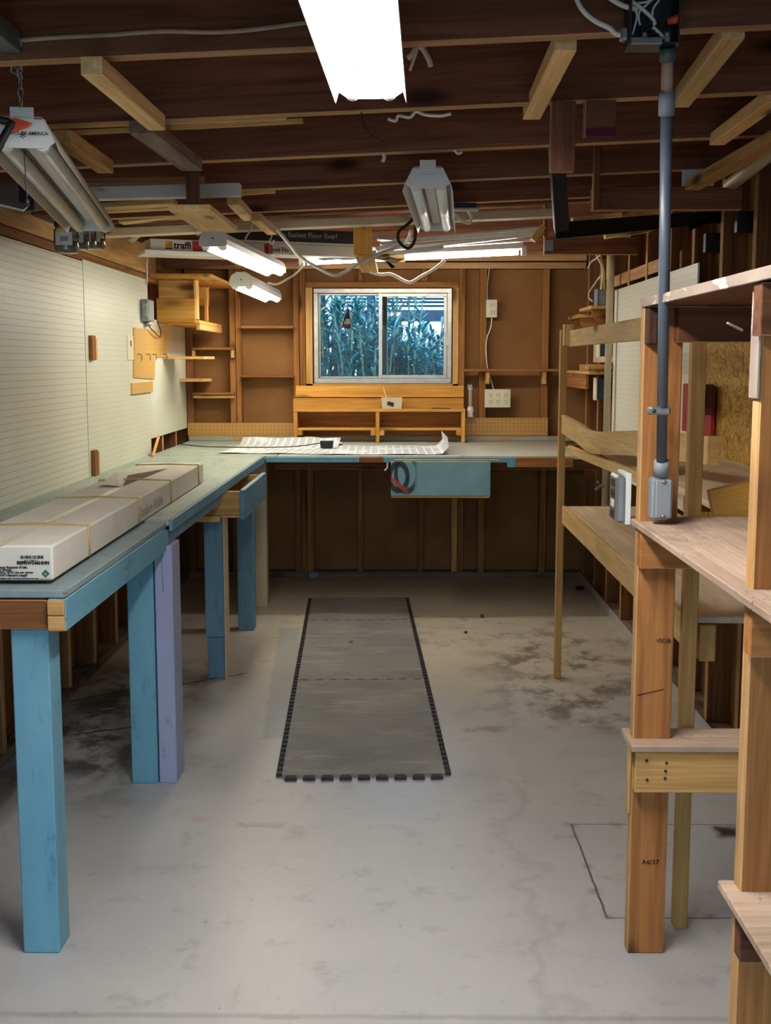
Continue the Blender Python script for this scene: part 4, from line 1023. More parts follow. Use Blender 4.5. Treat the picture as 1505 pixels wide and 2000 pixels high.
# L bracket hanging in the middle
Yb = 5.62; a, b = aY(690, 497, Yb), aY(726, 440, Yb)
t = thing('hanging_bracket', 'yellow wooden bracket hanging from the painted joist, supporting the stored cartons', 'bracket', ((a.x+b.x)/2, Yb, a.z))
box('post', M['pine'], (a.x, b.x), (Yb, Yb+.04), (a.z, b.z+.04), t)
a2, b2 = aY(694, 497, Yb), aY(733, 517, Yb); box('foot', M['tan'], (a2.x, b2.x-.006), (Yb+.0, Yb+.85), (a.z-.022, a.z-.001), t)
bm = bmesh.new(); q = aY(707, 449, Yb-.004); addtube(bm, [q, q+V((0, -.012, 0))], .006, 10); mk('screw', bm, M['strap'], t, None, True)
# cartons stored on the brackets
t = thing('flooring_carton', 'long white printed flooring carton stored under the roof at the back', 'carton', (-.7, 6.0, 2.0))
a, b = aY(293, 488, 5.92), aY(700, 520, 6.35); b = V((b.x, b.y, a.z+.0))
d = (b-a); d.z = 0; d.normalize(); sd = V((-d.y, d.x, 0)); hh = .056
A0 = a.copy(); Lc = (b-a).length
obox('body', M['cartonclean'], [(a.x, a.y), (b.x, b.y), (b.x+sd.x*.2, b.y+sd.y*.2), (a.x+sd.x*.2, a.y+sd.y*.2)], a.z, a.z+hh, t, .003)
def fc(u, z, o=.0012): q = A0+d*u-sd*o; return V((q.x, q.y, A0.z+z))
def quad(name, mat, u0, u1, z0, z1, parent, o=.001):
    bm = bmesh.new(); bm.faces.new([bm.verts.new(fc(u, z, o)) for u, z in ((u0, z0), (u1, z0), (u1, z1), (u0, z1))]); return mk(name, bm, mat, parent)
quad('logo_block', M['yellowink'], .076, .112, .012, .046, t); quad('logo_stripe', M['ink'], .076, .112, .008, .013, t, .0014)
for k in range(3): quad('logo_stripe', M['ink'], .080+.007*k, .110, .020+.009*k, .0225+.009*k, t, .0014)
text('lettering', 'traffi', M['ink'], facing(fc(.118, .012, .0016), d, (0, 0, 1)), .047, t, .0012)
quad('red_panel', M['red'], .212, .262, .0, .052, t); quad('red_panel', M['red'], .585, .628, .0, .052, t)
text('lettering', 'Wood Flo', M['ink'], facing(fc(.63-.04, .014, .0016), d, (0, 0, 1)), .030, t, .0003)
bm = bmesh.new()
t2 = thing('flooring_carton', 'dark grey flooring carton lying on top of the white one', 'carton', (-.4, 6.1, 2.06))
d2a, d2b = .40, Lc+.02
q0, q1 = A0+d*d2a, A0+d*d2b
obox('body', M['darkcarton'], [(q0.x, q0.y), (q1.x, q1.y), (q1.x+sd.x*.2, q1.y+sd.y*.2), (q0.x+sd.x*.2, q0.y+sd.y*.2)], a.z+hh+.012, a.z+hh+.075, t2, .003)
text('lettering', 'The Easiest Floor Ever!', M['greyink'], facing(fc(.645, hh+.034, .0016), d, (0, 0, 1)), .036, t2, .0004)
q0, q1 = A0+d*.44, A0+d*(Lc+.01)
o = obox('foam_sheet', M['white'], [(q0.x, q0.y), (q1.x, q1.y), (q1.x+sd.x*.2, q1.y+sd.y*.2), (q0.x+sd.x*.2, q0.y+sd.y*.2)], a.z+hh+.001, a.z+hh+.011, None, .001); tag(o, 'thin white foam sheet between the white and the dark carton', 'sheet')
q0, q1 = A0+d*-.01, A0+d*.55
o = obox('plastic_tray', M['white'], [(q0.x, q0.y-.08), (q1.x, q1.y-.03), (q1.x+sd.x*.2, q1.y+.1), (q0.x+sd.x*.2, q0.y+.1)], a.z-.026, a.z-.003, None, .004); tag(o, 'white plastic tray lying under the white carton near the left beam', 'tray')
q0 = aY(440, 510, 5.95); tag(slab('plywood_scrap', M['tan'], (q0.x, q0.x+.13), (5.95, 6.4), (a.z-.042, a.z-.029)), 'tan plywood scrap under the white carton behind the lit lamp', 'board')
a = aY(250, 470, 5.55); t = thing('sheet_metal_bracket', 'bent shiny sheet metal bracket at the left end of the stored cartons', 'bracket', a)
prism('strip', M['galv'], [(-.06, .035), (0, .0), (.04, .03), (.10, .03), (.10, .036), (.04, .036), (0, .008), (-.06, .043)], .1, Matrix.Translation(a), t)
# white trim strips on the right half
for i, (lab, p, q, Y, th) in enumerate((('upper white trim strip stored under the roof, right of the middle', (742, 476), (1050, 452), 6.05, .016), ('middle white trim strip stored under the roof', (800, 484), (1040, 458), 6.12, .020), ('lower white trim strip, just above the glowing tube', (745, 487), (1040, 468), 6.22, .016), ('thin white trim strip running back to the right wall', (770, 470), (1056, 445), 6.0, .012))):
    a, b = aY(*p, Y), aY(*q, Y); tag(board('trim_strip', M['white'], a, b, .045, th), lab, 'trim strip', 'white trim strips under the roof')
a, b = aY(1040, 470, 6.0), aY(1060, 442, 6.0); tag(board('wood_brace', M['tan'], a, b, .06, .03), 'short slanted tan brace at the right end of the white strips', 'wood strip')
for lab, px, py, w, d_, rot, mat, Y in (('flat white offcut right of the hanging bracket', 760, 480, .14, .12, .2, 'white', 5.95), ('grey flat box end right of the hanging bracket', 765, 466, .16, .1, -.1, 'greyplastic', 6.3), ('white offcut with a rounded end under the trim strips', 800, 490, .34, .05, .12, 'paper', 5.98)):
    a = aY(px, py, Y); tag(slab('offcut', M[mat], (a.x-w/2, a.x+w/2), (Y, Y+d_), (a.z-.010, a.z+.010), None, .003, Matrix.Rotation(-rot, 4, 'Y')), lab, 'offcut')
a = aY(752, 502, 5.95); t = thing('torn_paper', 'torn cream paper strip dangling beside the hanging bracket', 'paper', a)
bm = bmesh.new(); pts = [aY(x, y, 5.95) for x, y in ((728, 495), (790, 497), (791, 512), (762, 513), (772, 522), (764, 524), (752, 510), (730, 506))]; bm.faces.new([bm.verts.new(p) for p in pts]); bmesh.ops.solidify(bm, geom=list(bm.faces), thickness=.002); mk('paper', bm, M['cream'], t)

# cables -------------------------------------------------------------
def cab(lab, pts, r=.005, mat='cable', name='cable', cat='cable', flat=1.): return tag(tube(name, M[mat], pts, r, None, 10, True, flat), lab, cat)
YJ = 2.405
cab('long pale cable along the face of the nearest joist', [aY(x, y, YJ+.006) for x, y in ((-20, 86), (50, 78), (130, 72), (205, 69), (270, 64), (330, 61), (420, 63), (500, 57), (590, 45), (690, 32))], .0045, 'oldcable')
cab('white cord draped from the short cleat across to the hanging bracket', [aY(x, y, Y) for x, y, Y in ((500, 422, 5.3), (530, 436, 5.35), (552, 462, 5.38), (568, 480, 5.4), (584, 500, 5.42), (612, 518, 5.44), (650, 537, 5.46), (672, 532, 5.48), (704, 512, 5.5), (745, 494, 5.6), (790, 476, 5.65), (802, 450, 5.5))], .008)
cab('white cord looping below the strip light in front of the window header', [aY(x, y, 6.42) for x, y in ((705, 516), (722, 530), (742, 536), (764, 536), (790, 549), (803, 551), (822, 540), (850, 524), (868, 508))], .009)
cab('thin white cord from the farther lit lamp to the strip light', [aY(x, y, 6.42) for x, y in ((522, 552), (540, 555), (562, 544), (582, 530), (592, 514))], .006)
cab('white wire loop above the hook, left of the cartons', [aY(x, y, 5.4) for x, y in ((478, 468), (483, 458), (490, 448), (492, 432))], .004)
cab('black cord looping behind the unlit lamp right of centre', [aY(x, y, 4.7) for x, y in ((812, 420), (798, 436), (779, 452), (778, 470), (792, 484), (802, 482), (810, 466), (811, 440))], .006, 'slot')
cab('thin curved black wire hanging from the second joist', [aY(x, y, 3.02) for x, y in ((705, 219), (709, 238), (718, 256), (732, 268), (758, 279))], .0016, 'slot', 'wire', 'wire')
cab('bent pale cable stub below the first joist, right of the bright lamp', [aY(x, y, 2.98) for x, y in ((796, 114), (806, 104), (816, 90), (826, 96), (838, 118), (841, 130))], .007, name='cable_stub')
cab('twisted cable ends below the first joist, right of the bright lamp', [aY(x, y, 2.97) for x, y in ((815, 92), (811, 106), (806, 120), (800, 138))], .004, name='cable_stub')
cab('pale cable between two holes under the second joist', [aY(x, y, 3.0) for x, y in ((757, 232), (772, 236), (778, 226), (800, 229), (812, 218), (830, 224), (860, 226), (880, 222))], .004, name='cable_stub')
cab('small cable stub below the third joist', [aY(x, y, 3.6) for x, y in ((749, 300), (750, 308), (747, 316))], .006, name='cable_stub')
cab('curled cable end by the unlit lamp right of centre', [aY(x, y, 3.6) for x, y in ((887, 293), (894, 300), (902, 297))], .004, name='cable_stub')
cab('white pigtail cord with a plug right of the unlit lamp', [aY(x, y, 4.85) for x, y in ((888, 418), (900, 430), (916, 436), (920, 424), (914, 412))], .006)
a = aY(910, 400, 4.80); t = thing('power_strip', 'dark blue power box fixed to a joist beside the unlit lamp', 'electrical box', a)
q0, q1 = aY(884, 410, 4.82), aY(930, 398, 4.82)
slab('case', plain('navy', '2c3350', .5, 0, .4, .1), (q0.x, q1.x), (4.79, 4.845), (q0.z+.006, q1.z), t, .003); slab('base', M['paper'], (q0.x, q1.x+.008), (4.785, 4.85), (q0.z-.004, q0.z+.005), t, .002)

# ================================================================== RIGHT: HANGING RAILS
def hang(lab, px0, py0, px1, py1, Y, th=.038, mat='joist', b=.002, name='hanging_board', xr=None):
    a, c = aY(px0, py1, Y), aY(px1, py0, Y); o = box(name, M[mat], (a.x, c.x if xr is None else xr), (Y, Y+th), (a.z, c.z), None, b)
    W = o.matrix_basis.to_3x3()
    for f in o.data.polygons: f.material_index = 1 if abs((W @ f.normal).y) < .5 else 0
    return tag(o, lab, 'board')
hang('wide brown board nailed to a joist, left of the purple-stained block', 1075, 197, 1125, 334, 2.98)
a, c = aY(1141, 267, 2.99), aY(1203, 196, 2.99)
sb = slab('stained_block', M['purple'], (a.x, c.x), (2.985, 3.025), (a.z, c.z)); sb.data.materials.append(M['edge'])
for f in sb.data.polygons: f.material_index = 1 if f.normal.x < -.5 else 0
tag(sb, 'brown block with a purple stain along its lower edge', 'block')
hang('upright brown hanger dropping to the nearer hanging rail on the right', 1158, 270, 1173, 410, 4.22, .04)
a, c = aY(1172, 410, 4.26), aY(1172, 366, 4.26)
tag(box('hanging_rail', M['joist'], (a.x-.03, 1.195), (4.265, 4.303), (a.z, c.z)), 'nearer horizontal hanging rail at the upper right', 'rail')
a, c = aY(1062, 497, 6.1), aY(1062, 464, 6.1)
hr = tag(box('hanging_rail', M['joist'], (a.x, 1.195), (6.1, 6.14), (a.z, c.z)), 'farther horizontal hanging rail, with a taped end', 'rail')
a, c = aY(1063, 490, 6.095), aY(1080, 468, 6.095); tag(slab('tape_patch', M['galv'], (a.x, c.x), (6.097, 6.0995), (a.z, c.z), hr, 0), 'silver tape patch')
hang('thin upright hanger at the left end of the farther hanging rail', 1062, 390, 1070, 464, 6.06, .038, 'stud')
# black steel angle frame
t = thing('angle_frame', 'black steel angle frame hanging from the joists at the upper right', 'metal frame', aY(1090, 450, 3.9))
a, b = aY(1087, 337, 3.66), aY(1098, 452, 3.86); board('upright', M['black'], V((a.x, 3.66, roofz(a.x))), b, .045, .006, t, (0, 1, 0)); board('upright_flange', M['greenmetal'], V((a.x-.024, 3.66, roofz(a.x))), b+V((-.024, 0, 0)), .004, .03, t, (0, 1, 0))
a, b = aY(1084, 450, 3.855), aY(1412, 422, 4.9); board('crossbar', M['black'], a, b, .006, .05, t); board('crossbar_flange', M['greenmetal'], a+V((0, 0, -.027)), b+V((0, 0, -.027)), .03, .004, t)
pts = [aY(x, y, 4.6) for x, y in ((1344, 452), (1346, 437), (1378, 430), (1412, 412), (1416, 418))]
bm = bmesh.new(); bm.faces.new([bm.verts.new(p) for p in pts]); bmesh.ops.solidify(bm, geom=list(bm.faces), thickness=.003)
tag(mk('metal_gusset', bm, M['greenmetal']), 'green-grey gusset plate at the right end of the black angle frame', 'metal plate')
a, c = aY(1336, 360, 4.2), aY(1400, 328, 4.2); tag(slab('white_board', M['paper'], (a.x, c.x), (4.236, 4.242), (a.z, c.z), None, .001), 'white board scrap behind the longest slanting board', 'board')
a, b = aX(1425, 362, RX-.04), aX(1540, 270, RX-.04); tag(tube('vent_pipe', M['pvc'], [a, b], .024, None, 16, False), 'cream plastic pipe slanting up at the right edge', 'pipe')
for lab, p, q, Y in (('pale scrap board between the hanging rails', (1116, 430), (1212, 420), 5.6), ('yellowish scrap strip behind the black frame', (1110, 441), (1180, 430), 5.55), ('pale rolled scrap below the black crossbar', (1180, 462), (1270, 448), 5.7)):
    a, b = aY(*p, Y), aY(*q, Y); tag(board('scrap_board', M['pale'], a, b, .06, .022), lab, 'board', 'scrap boards on the right rails')
# ================================================================== CONDUIT AND BOXES
pt, pb = aY(1303, 98, 2.372), aY(1291, 925, 2.705)
Wp = frame(pb, pt, (0, 1, 0)); Lp = (pt-pb).length
t = thing('conduit', 'vertical grey conduit strapped to the right-hand rack post', 'pipe', pb)
def along(f): return pb+(pt-pb)*f
tube('pipe', M['pvcgrey'], [pb, along(.872)], .0118, t, 18, False)
tube('coupling', M['greyplastic'], [along(.868), along(.917)], .0160, t, 18, False)
tube('pipe_stub', plain('pinkish_pipe', 'b99c86', .5, 0, .4, .06), [along(.915), along(.985)], .0115, t, 18, False)
tube('adapter', M['greenmetal'], [along(.978), along(1.004)], .0155, t, 18, False)
q = aY(1289, 1016, 2.70)
slab('conduit_body', M['greyplastic'], (pb.x-.024, pb.x+.018), (2.69, 2.735), (1.088, 1.185), t, .006)
tube('hub', M['greyplastic'], [along(-.004), along(.035)], .0175, t, 18, False)
cv = slab('cover', M['greyplastic'], (pb.x-.017, pb.x+.022), (2.683, 2.690), (1.092, 1.183), t, .004)
for z in (1.098, 1.177): lathe('screw', M['galv'], [(0, 0), (.005, 0), (.004, .003), (0, .004)], Matrix.Translation((pb.x+.002, 2.683, z)) @ Matrix.Rotation(math.pi/2, 4, 'X'), cv, 10)
q = along(.172); cl = slab('strap', M['galv'], (q.x-.030, q.x+.016), (q.y-.015, q.y+.025), (q.z-.009, q.z+.009), t, .004)
lathe('screw', M['darkmetal'], [(0, 0), (.005, 0), (.004, .003), (0, .004)], Matrix.Translation((q.x-.022, q.y-.0155, q.z)) @ Matrix.Rotation(math.pi/2, 4, 'X'), cl, 10)
# junction box
a, b = aY(1230, 84, 2.34), aY(1328, 84, 2.34); jx0, jx1, jz0 = a.x, b.x, a.z; jz1 = jz0+.115
t = thing('junction_box', 'open metal junction box with wires and orange wire nuts on the nearest joist', 'electrical box', ((jx0+jx1)/2, 2.37, jz0))
bm = bmesh.new(); y0, y1, w = 2.345, 2.410, .003
for q in ((jx0, jx1, y1-w, y1, jz0, jz1), (jx0, jx0+w, y0, y1-w, jz0, jz1), (jx1-w, jx1, y0, y1-w, jz0, jz1), (jx0+w, jx1-w, y0, y1-w, jz0, jz0+w), (jx0+w, jx1-w, y0, y1-w, jz1-w, jz1)): addbox(bm, *q)
mk('box_shell', bm, M['darkmetal'], t)
slab('front_lip', M['galv'], (jx0+.001, jx0+.062), (y0-.004, y0), (jz0-.002, jz0+.012), t, .002)
for x in (jx0+.028, jx1-.024):
    s_ = slab('screw_tab', M['galv'], (x-.005, x+.005), (y0, y0+.003), (jz0+.004, jz0+.022), t, .001); lathe('screw', M['galv'], [(0, 0), (.004, 0), (.003, .003), (0, .004)], Matrix.Translation((x, y0, jz0+.018)) @ Matrix.Rotation(math.pi/2, 4, 'X'), s_, 10)
def JP(u, v, y=2.37): return V((jx0+(jx1-jx0)*u, y, jz0+(jz1-jz0)*v))
for pts, r, mat in (([JP(.05, .75), JP(.3, .6), JP(.5, .45), JP(.55, .35)], .004, 'cable'), ([JP(.1, .2), JP(.18, .5), JP(.1, .68), JP(.35, .72), JP(.6, .8)], .0022, 'cable'), ([JP(.25, .35), JP(.22, .55), JP(.4, .7), JP(.58, .85)], .0022, 'cable'), ([JP(.5, .38), JP(.5, .6), JP(.62, .75)], .0022, 'cable'), ([JP(.75, .15), JP(.6, .28), JP(.45, .2), JP(.3, .3), JP(.5, .4)], .003, 'slot'), ([JP(.3, .2), JP(.45, .3), JP(.6, .2), JP(.72, .4), JP(.85, .7)], .003, 'slot'), ([JP(.85, .05), JP(.65, .22), JP(.5, .32)], .004, 'cable')):
    tube('wire', M[mat], pts, r, t, 8)
for u, v in ((.62, .85), (.78, .38)):
    lathe('wire_nut', M['orange'], [(0, 0), (.006, 0), (.009, .02), (.008, .026), (0, .026)], Matrix.Translation(JP(u, v, 2.36)) @ Matrix.Rotation(1.3, 4, 'Y'), t, 12)
slab('cable_clamp', M['galv'], (jx0-.014, jx0), (2.36, 2.385), (jz0+.012, jz0+.035), t, .003)
cab('white cable looping from above into the lower left of the junction box', [aY(x, y, 2.37) for x, y in ((1122, -10), (1136, 18), (1160, 40), (1190, 55), (1202, 66), (1222, 70))], .005)
cab('white cable entering the junction box near its top', [aY(x, y, 2.37) for x, y in ((1188, -6), (1210, 8), (1232, 16), (1245, 18))], .005)

# ================================================================== RIGHT WALL THINGS
o = slab('pegboard', M['peg3'], (RX-.010, RX-.002), (4.85, 6.72), (.82, 1.845), None, .001); tag(o, 'white pegboard panel on the right wall behind the shelves', 'pegboard')
YP = 6.52
t = thing('water_pipe', 'cream plastic pipe standing against the right wall, left of the pegboard', 'pipe', (1.145, YP, .6))
lathe('pipe', M['pvc'], [(0, .62), (.019, .62), (.019, 1.90), (.0215, 1.90), (.0215, 2.08), (0, 2.08)], Matrix.Translation((1.145, YP+.1, 0)), t)
slab('clamp', M['galv'], (1.115, 1.189), (YP+.07, YP+.13), (.925, .945), t, .003)
tube('tap', M['galv'], [(1.145, YP+.1, .76), (1.11, YP+.08, .75), (1.085, YP+.06, .735)], .010, t, 10); tube('tap_lever', M['galv'], [(1.11, YP+.08, .76), (1.09, YP+.02, .785)], .006, t, 8)
zf = lambda px, py: aX(px, py, 1.10).z
# upper shelf with brackets
t = thing('bracket_shelf', 'tan bracket shelf high on the right wall, left of the cream pipe', 'shelf', (1.13, 7.3, 1.72))
zs = aX(1140, 617, 1.07).z
box('board', M['tan'], (1.07, 1.197), (7.26, 7.80), (zs-.002, zs+.02), t)
box('board', M['tan'], (1.07, 1.197), (6.80, 7.24), (zs+.03, zs+.05), t)
for y, zt_ in ((7.68, zs-.003), (7.5, zs-.003), (7.28, zs-.003), (6.84, zs+.029)):
    prism('bracket', M['stud'], [(1.085, zt_), (1.197, zt_), (1.197, zt_-.10), (1.15, zt_-.10), (1.085, zt_-.04)], .02, Matrix.Translation((0, y, 0)), t, .001)
t = thing('bracket_shelf', 'lower brown shelf with a front lip on the right wall above the back bench end', 'shelf', (1.12, 7.2, 1.34))
zs = aX(1120, 727, 1.06).z
box('board', M['tan'], (1.06, 1.197), (6.75, 7.80), (zs-.008, zs+.010), t); box('lip', M['stud'], (1.065, 1.085), (6.9, 7.80), (zs-.095, zs-.010), t)
box('ledge', M['tan'], (1.07, 1.197), (6.70, 6.98), (zs+.024, zs+.042), t); 
for y in (6.76, 7.0, 7.3): box('spacer', M['tan'], (1.09, 1.19), (y, y+.02), (zs+.011, zs+.023 if y < 7 else zs+.05), t)
tag(slab('backing_board', M['ply'], (1.19, 1.198), (6.72, 7.42), (zs+.06, zs+.27), None, .001), 'tan backing board above the lower right wall shelf', 'board')
for lab, px, py0, py1, Y, mat in (('grey switch box on the right wall above the bracket shelf', 1168, 566, 596, 6.88, 'greyplastic'), ('ivory switch box beside the cream pipe, below the bracket shelf', 1172, 672, 696, 6.74, 'ivory'), ('lowest ivory socket box beside the cream pipe', 1166, 740, 780, 6.78, 'ivory')):
    p, q = aY(px, py1, Y), aY(px, py0, Y); t = thing('wall_box', lab, 'electrical box', (1.18, Y, p.z))
    slab('box_body', M['galv'] if mat == 'greyplastic' else plain('blue_box', '31465c', .5, 0, .3, .1), (p.x-.002, 1.199), (Y, Y+.06), (p.z, q.z), t, .002)
    slab('plate', M[mat], (p.x-.012, p.x-.003), (Y-.008, Y+.085), (p.z-.006, q.z+.006), t, .002)
for lab, pts, mat in (('yellow cable running up the right wall behind the cream pipe', ((1183, 600), (1180, 560), (1180, 530), (1174, 505), (1172, 480)), 'yellow'), ('white cable hanging loosely above the right wall switch box', ((1174, 565), (1176, 540), (1175, 520), (1165, 500), (1160, 485)), 'cable'), ('thin white cable dropping to a small plug left of the switch box', ((1172, 540), (1160, 556), (1150, 572), (1150, 582), (1156, 588)), 'cable'), ('frayed white cable ends near the right wall top', ((1148, 524), (1154, 512), (1164, 505), (1172, 498)), 'cable')):
    cab(lab, [aX(x, y, 1.17) for x, y in pts], .006, mat)
o = slab('strand_board_panel', M['osb'], (RX-.012, RX-.002), (2.5, 4.66), (.83, 1.545), None, .001); tag(o, 'strand board panel on the right wall inside the rack', 'panel')
bm = bmesh.new(); addbox(bm, 1.165, 1.18, 4.47, 4.93, 1.165, 1.36); bev(bm, .002); o = mk('painted_panel', bm, M['osbred']); tag(o, 'red sprayed panel leaning on the strand board', 'panel')
o = box('end_block', M['brown'], (1.13, 1.164), (4.44, 4.468), (1.25, 1.365)); tag(o, 'short brown block at the right edge of the red panel', 'block')

# ================================================================== FAR RACK (right)
R = thing('storage_rack', 'far wooden storage rack on thin posts along the right wall', 'rack', (.95, 4.1, 0))
box('post', M['tan'], (.703, .733), (5.290, 5.33), (0, 1.59), R)
box('post_block', M['pale'], (.712, .752), (5.25, 5.288), (1.52, 1.612), R)
box('post', M['tan'], (.702, .737), (2.885, 2.92), (0, 1.565), R)
box('top_rail', M['pale'], (.735, .753), (2.93, 5.285), (1.515, 1.585), R)
zl = .80
box('shelf', M['ply'], (.742, 1.186), (2.96, 4.1), (zl-.014, zl+.004), R); box('shelf', M['ply'], (.742, 1.186), (4.105, 5.27), (zl-.014, zl+.004), R)
box('shelf_lip', M['pale'], (.722, .741), (2.95, 4.35), (zl-.078, zl+.006), R); box('shelf_lip', M['pale'], (.722, .741), (4.355, 5.285), (zl-.076, zl+.004), R)
box('shelf_cleat', M['tan'], (.76, .80), (2.945, 3.0), (zl-.11, zl-.016), R)
# bowed middle lip
def bow(name, mat, pts, th, hh, parent):
    bm = bmesh.new(); path = smooth_path(pts, 8); A = []
    for i, p in enumerate(path):
        d = (path[min(i+1, len(path)-1)]-path[max(i-1, 0)]); d.z = 0; d.normalize(); n = V((d.y, -d.x, 0))*th/2
        A.append([bm.verts.new(p+n+V((0, 0, hh/2))), bm.verts.new(p-n+V((0, 0, hh/2))), bm.verts.new(p-n-V((0, 0, hh/2))), bm.verts.new(p+n-V((0, 0, hh/2)))])
    for a, b in zip(A, A[1:]):
        for k in range(4): bm.faces.new((a[k], a[(k+1) % 4], b[(k+1) % 4], b[k]))
    bm.faces.new(A[0]); bm.faces.new(A[-1][::-1])
    L = (path[-1]-path[0]).length; Wb = frame(path[0], path[-1], (0, 0, 1)); Wi = Wb.inverted()
    for v in bm.verts: v.co = Wi @ v.co
    return mk(name, bm, mat, parent, Wb)
m0 = aY(1100, 828, 5.28); m1 = aY(1162, 864, 4.36); m2 = aY(1250, 866, 3.82); m3 = aY(1385, 880, 3.4)
bow('middle_lip', M['pale'], [m0, (m0+m1)/2, m1, m2, m3], .018, .082, R)
bow('end_piece', M['tan'], [m3+V((-.004, -.012, 0)), m3+V((.022, -.012, 0))], .02, .085, R)
tag(board('plywood_sheet', M['ply'], V((.985, 2.95, 1.083)), V((.985, 5.05, 1.093)), .39, .018, R, (0, 0, 1)), 'wide plywood sheet')
s1 = aZ(1110, 866, 1.12)
o = board('lower_lip', M['pale'], aY(1112, 878, 5.0), aY(1255, 935, 3.68), .02, .035, R)
o = board('front_rail', M['pine'], aY(1388, 990, 2.93), aY(1540, 955, 2.93), .03, .085, None); tag(o, 'tilted yellow pine board end resting on the near rack shelf', 'board')
for y in (3.3, 4.2, 5.0): box('shelf_bearer', M['studdark'], (.80, 1.185), (y, y+.038), (1.03, 1.071), R)

# ================================================================== NEAR RACK
N = thing('storage_rack', 'near wooden storage rack with stout posts at the right edge', 'rack', (.85, 2.3, 0))
box('post', M['post'], (.557, .648), (2.755, 2.795), (0, 1.575), N, .003)
box('post', M['post'], (.577, .667), (1.918, 1.958), (0, 1.572), N, .003)
box('post', M['post'], (1.095, 1.185), (2.755, 2.795), (0, 1.575), N, .003); box('post', M['post'], (1.095, 1.185), (1.918, 1.958), (0, 1.572), N, .003)
def shelfboard(z0, z1, y0, y1, x0, mat='plydirty'): return box('shelf', M[mat], (x0, 1.186), (y0, y1), (z0, z1), N, .002)
shelfboard(1.576, 1.592, 1.62, 2.775, .560, 'brown')
box('shelf_edge', M['greywood'], (.552, .5595), (1.62, 2.775), (1.574, 1.594), N, .001)
shelfboard(1.062, 1.077, 1.60, 2.84, .548)
shelfboard(.5325, .548, 2.70, 2.84, .545); shelfboard(.5375, .553, 1.58, 1.965, .552)
tb = box('beam', M['brown'], (.625, 1.185), (2.71, 2.75), (1.493, 1.573), N); 
bk = box('beam_stub', M['broken'], (.558, .582), (2.715, 2.754), (1.488, 1.573), N, .004)
box('beam', M['brown'], (.56, 1.185), (1.873, 1.916), (1.49, 1.573), N)
box('shelf_bearer', M['post'], (.555, 1.185), (2.716, 2.753), (.970, 1.060), N); box('shelf_bearer', M['post'], (.566, 1.185), (1.878, 1.916), (.972, 1.060), N)
box('shelf_bearer', M['tan'], (.556, 1.185), (2.708, 2.753), (.430, .531), N); box('shelf_bearer', M['brown'], (.57, 1.185), (1.878, 1.916), (.445, .536), N)
box('post_facing', M['greywood'], (.571, .576), (1.915, 1.96), (1.39, 1.572), N, .001)
box('post_strip', M['tan'], (.547, .556), (2.755, 2.77), (.36, .528), N, .001)
# nails in the low bearer
bm = bmesh.new()
for px, py in ((1262, 1485), (1301, 1490), (1299, 1506), (1263, 1523), (1298, 1520)):
    q = aY(px, py, 2.7075); addtube(bm, [q, q+V((0, -.002, 0))], .0035, 8)
mk('nail_heads', bm, M['darkmetal'], N)
q = aY(1384, 693-50, 1.90)
tube('nail', M['galv'], [(.5515, 1.94, 1.50), (.525, 1.935, 1.512)], .0022, N, 8, False)
# pencil scrawl and date on the post
text('lettering', 'A6/37', M['ink'], facing(aY(1253, 1688, 2.7535), (1, 0, 0), (0, 0, 1)), .017, N)
text('lettering', 'VSCIB', M['slot'], facing(aY(1280, 1255, 2.7535), (1, 0, 0), (0, 0, 1)), .014, N)
tube('pencil_line', M['ink'], [aY(1244, 1358, 2.7545), aY(1270, 1352, 2.7545), aY(1296, 1346, 2.7545)], .001, N, 6)
# socket box on the rack post
t = thing('outlet_box', 'grey steel multi-socket box on the side of the rack post, at the mid shelf', 'electrical box', (.55, 2.86, 1.12))
a, b = aY(1222, 1015, 2.86), aY(1240, 925, 2.86)
slab('mounting_plate', M['paper'], (.535, .547), (2.80, 2.92), (1.062, 1.185), t, .001)
slab('box_body', M['galv'], (.512, .534), (2.805, 2.90), (1.065, 1.18), t, .006)
for z in (1.085, 1.11, 1.135, 1.16): slab('socket', M['slot'] if z != 1.11 else M['ivory'], (.509, .5115), (2.83, 2.865), (z-.009, z+.009), t, .001)

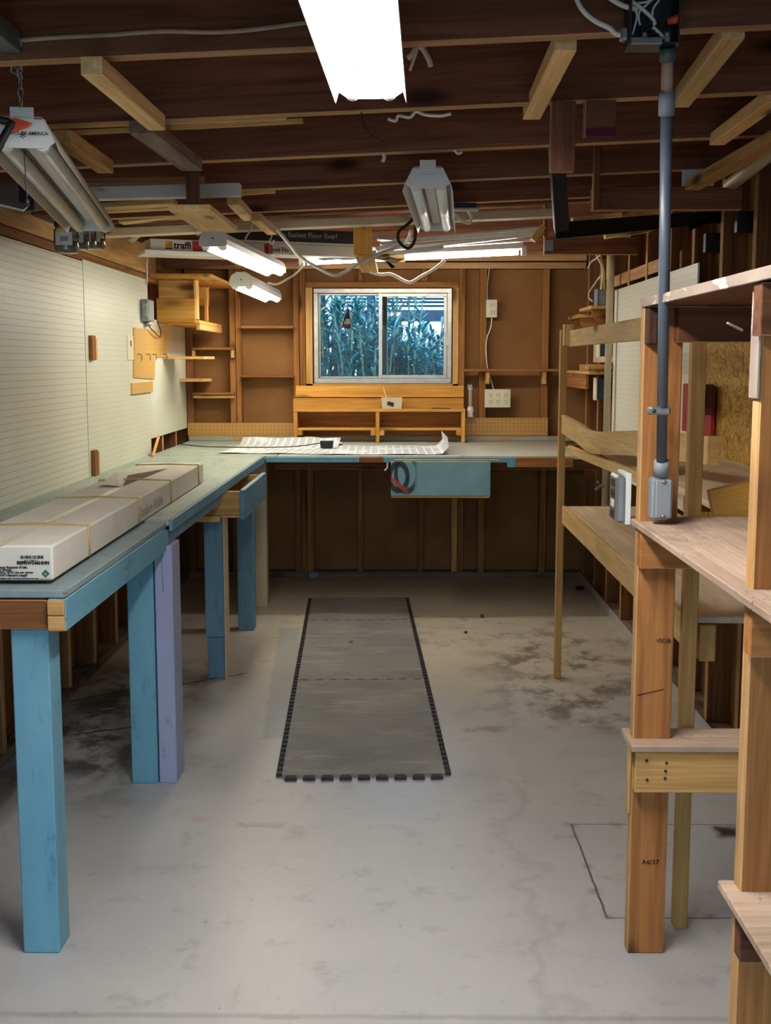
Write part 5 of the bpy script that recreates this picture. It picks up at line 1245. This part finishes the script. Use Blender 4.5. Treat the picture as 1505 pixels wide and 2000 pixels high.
# ================================================================== FLOOR THINGS
ang = math.atan2(-.133, 3.12)
c0 = V((-.132, 3.985)); axm = V((-.0426, .9991)); sdm = V((.9991, .0426)); hw = .287; TL = .625
names = ('nearest foam mat tile, with toothed front edge', 'second foam mat tile from the front, with a dark scuffed band', 'middle tile of the foam mat strip', 'fourth foam mat tile, with a pebble near it', 'farthest foam mat tile, by the back bench')
for k in range(5):
    o0 = c0+axm*(TL*k); W = Matrix((V((sdm.x, sdm.y, 0)), V((axm.x, axm.y, 0)), V((0, 0, 1)))).transposed().to_4x4(); W.translation = V((o0.x, o0.y, .0))
    t = thing('foam_mat_tile', names[k], 'floor mat', (o0.x, o0.y+TL/2, 0), 'interlocking foam mat tiles')
    nt = 12; st = TL/nt; out = [(hw, .001)]
    for i in range(nt):
        y = st*(i+.5); out += [(hw, y-st*.22), (hw+.021, y-st*.32), (hw+.021, y+st*.32), (hw, y+st*.22)]
    out += [(hw, TL-.001), (-hw, TL-.001)]
    for i in reversed(range(nt)):
        y = st*(i+.5); out += [(-hw, y+st*.22), (-hw-.021, y+st*.32), (-hw-.021, y-st*.32), (-hw, y-st*.22)]
    out += [(-hw, .001)]
    if k == 0:
        n2 = 9; s2 = 2*hw/n2
        for i in range(n2):
            x = -hw+s2*(i+.5); out += [(x-s2*.22, .001), (x-s2*.34, -.03), (x+s2*.34, -.03), (x+s2*.22, .001)]
    lo = [(x, y, .0005) for x, y in out]; bm = bmesh.new()
    A = [bm.verts.new(p) for p in lo]; Bv = [bm.verts.new((p[0], p[1], .012)) for p in lo]; nn = len(A)
    bm.faces.new(A[::-1]); tf = bm.faces.new(Bv)
    for i in range(nn): bm.faces.new((A[i], A[(i+1) % nn], Bv[(i+1) % nn], Bv[i]))
    mk('tile', bm, M['foam'], t, W)
    if k in (1, 3):   # visible seam slots
        bm = bmesh.new()
        for i in range(9): x = -hw+2*hw*(i+.5)/9; addbox(bm, x-.016, x+.016, TL-.010, TL-.0005, .0121, .0124)
        mk('seam_slots', bm, M['foamedge'], t, W)
p = aZ(612, 1132, 0); tag(tube('pipe_coupling', M['greyplastic'], [V((p.x-.03, p.y, .028)), V((p.x+.03, p.y+.01, .028))], .026, None, 16, False), 'short grey plastic coupling lying on the floor at the foot of the back wall', 'pipe')
rd = random.Random(5)
def pebble(lab, px, py, s, mat, cat='debris', name='pebble'):
    p = aZ(px, py, 0); bm = bmesh.new(); bmesh.ops.create_icosphere(bm, subdivisions=2, radius=s)
    for v in bm.verts: v.co *= 1+rd.uniform(-.22, .22); v.co.z *= .6
    zz = min(v.co.z for v in bm.verts)
    return tag(mk(name, bm, M[mat], None, Matrix.Translation((p.x, p.y, -zz+.0005)), False), lab, cat)
pebble('dark round lump on the floor near the right wall sill', 1131, 1154, .026, 'black', name='rubber_lump')
o = pebble('small pale pebble on the middle of the foam mat', 685, 1259, .010, 'tan'); o.location.z += .0125
pebble('small dark pebble on the floor right of the mat', 941, 1206, .013, 'brown')
pebble('tiny brown pebble on the floor right of the mat, nearer than the dark one', 909, 1237, .009, 'brown')
p = aZ(205, 1385, .004); t = thing('screw', 'long screw lying on the dark floor under the left bench', 'screw', (p.x, p.y, 0))
tube('shank', M['galv'], [p+V((-.04, -.01, 0)), p+V((.035, .01, 0))], .003, t, 8, False); tube('head', M['galv'], [p+V((.035, .01, 0)), p+V((.038, .0105, 0))], .0045, t, 10, False)

# ================================================================== LIGHT, CAMERA
w = bpy.data.worlds.new('sky'); SC.world = w; w.use_nodes = True
bg = w.node_tree.nodes['Background']; bg.inputs[0].default_value = (.42, .72, 1.0, 1); bg.inputs[1].default_value = 1.4
cam = bpy.data.cameras.new('camera'); co = bpy.data.objects.new('camera', cam); COL.objects.link(co)
cam.sensor_width = 36; cam.lens = F/2000*36; cam.clip_start = .02
R3 = Matrix((RGT, UPV, -FWD)).transposed().to_4x4(); R3.translation = CAM; co.matrix_basis = R3
SC.camera = co
vs = SC.view_settings; vs.view_transform = 'Standard'; vs.look = 'None'; vs.exposure = 1.42; vs.gamma = 1; vs.use_curve_mapping = False
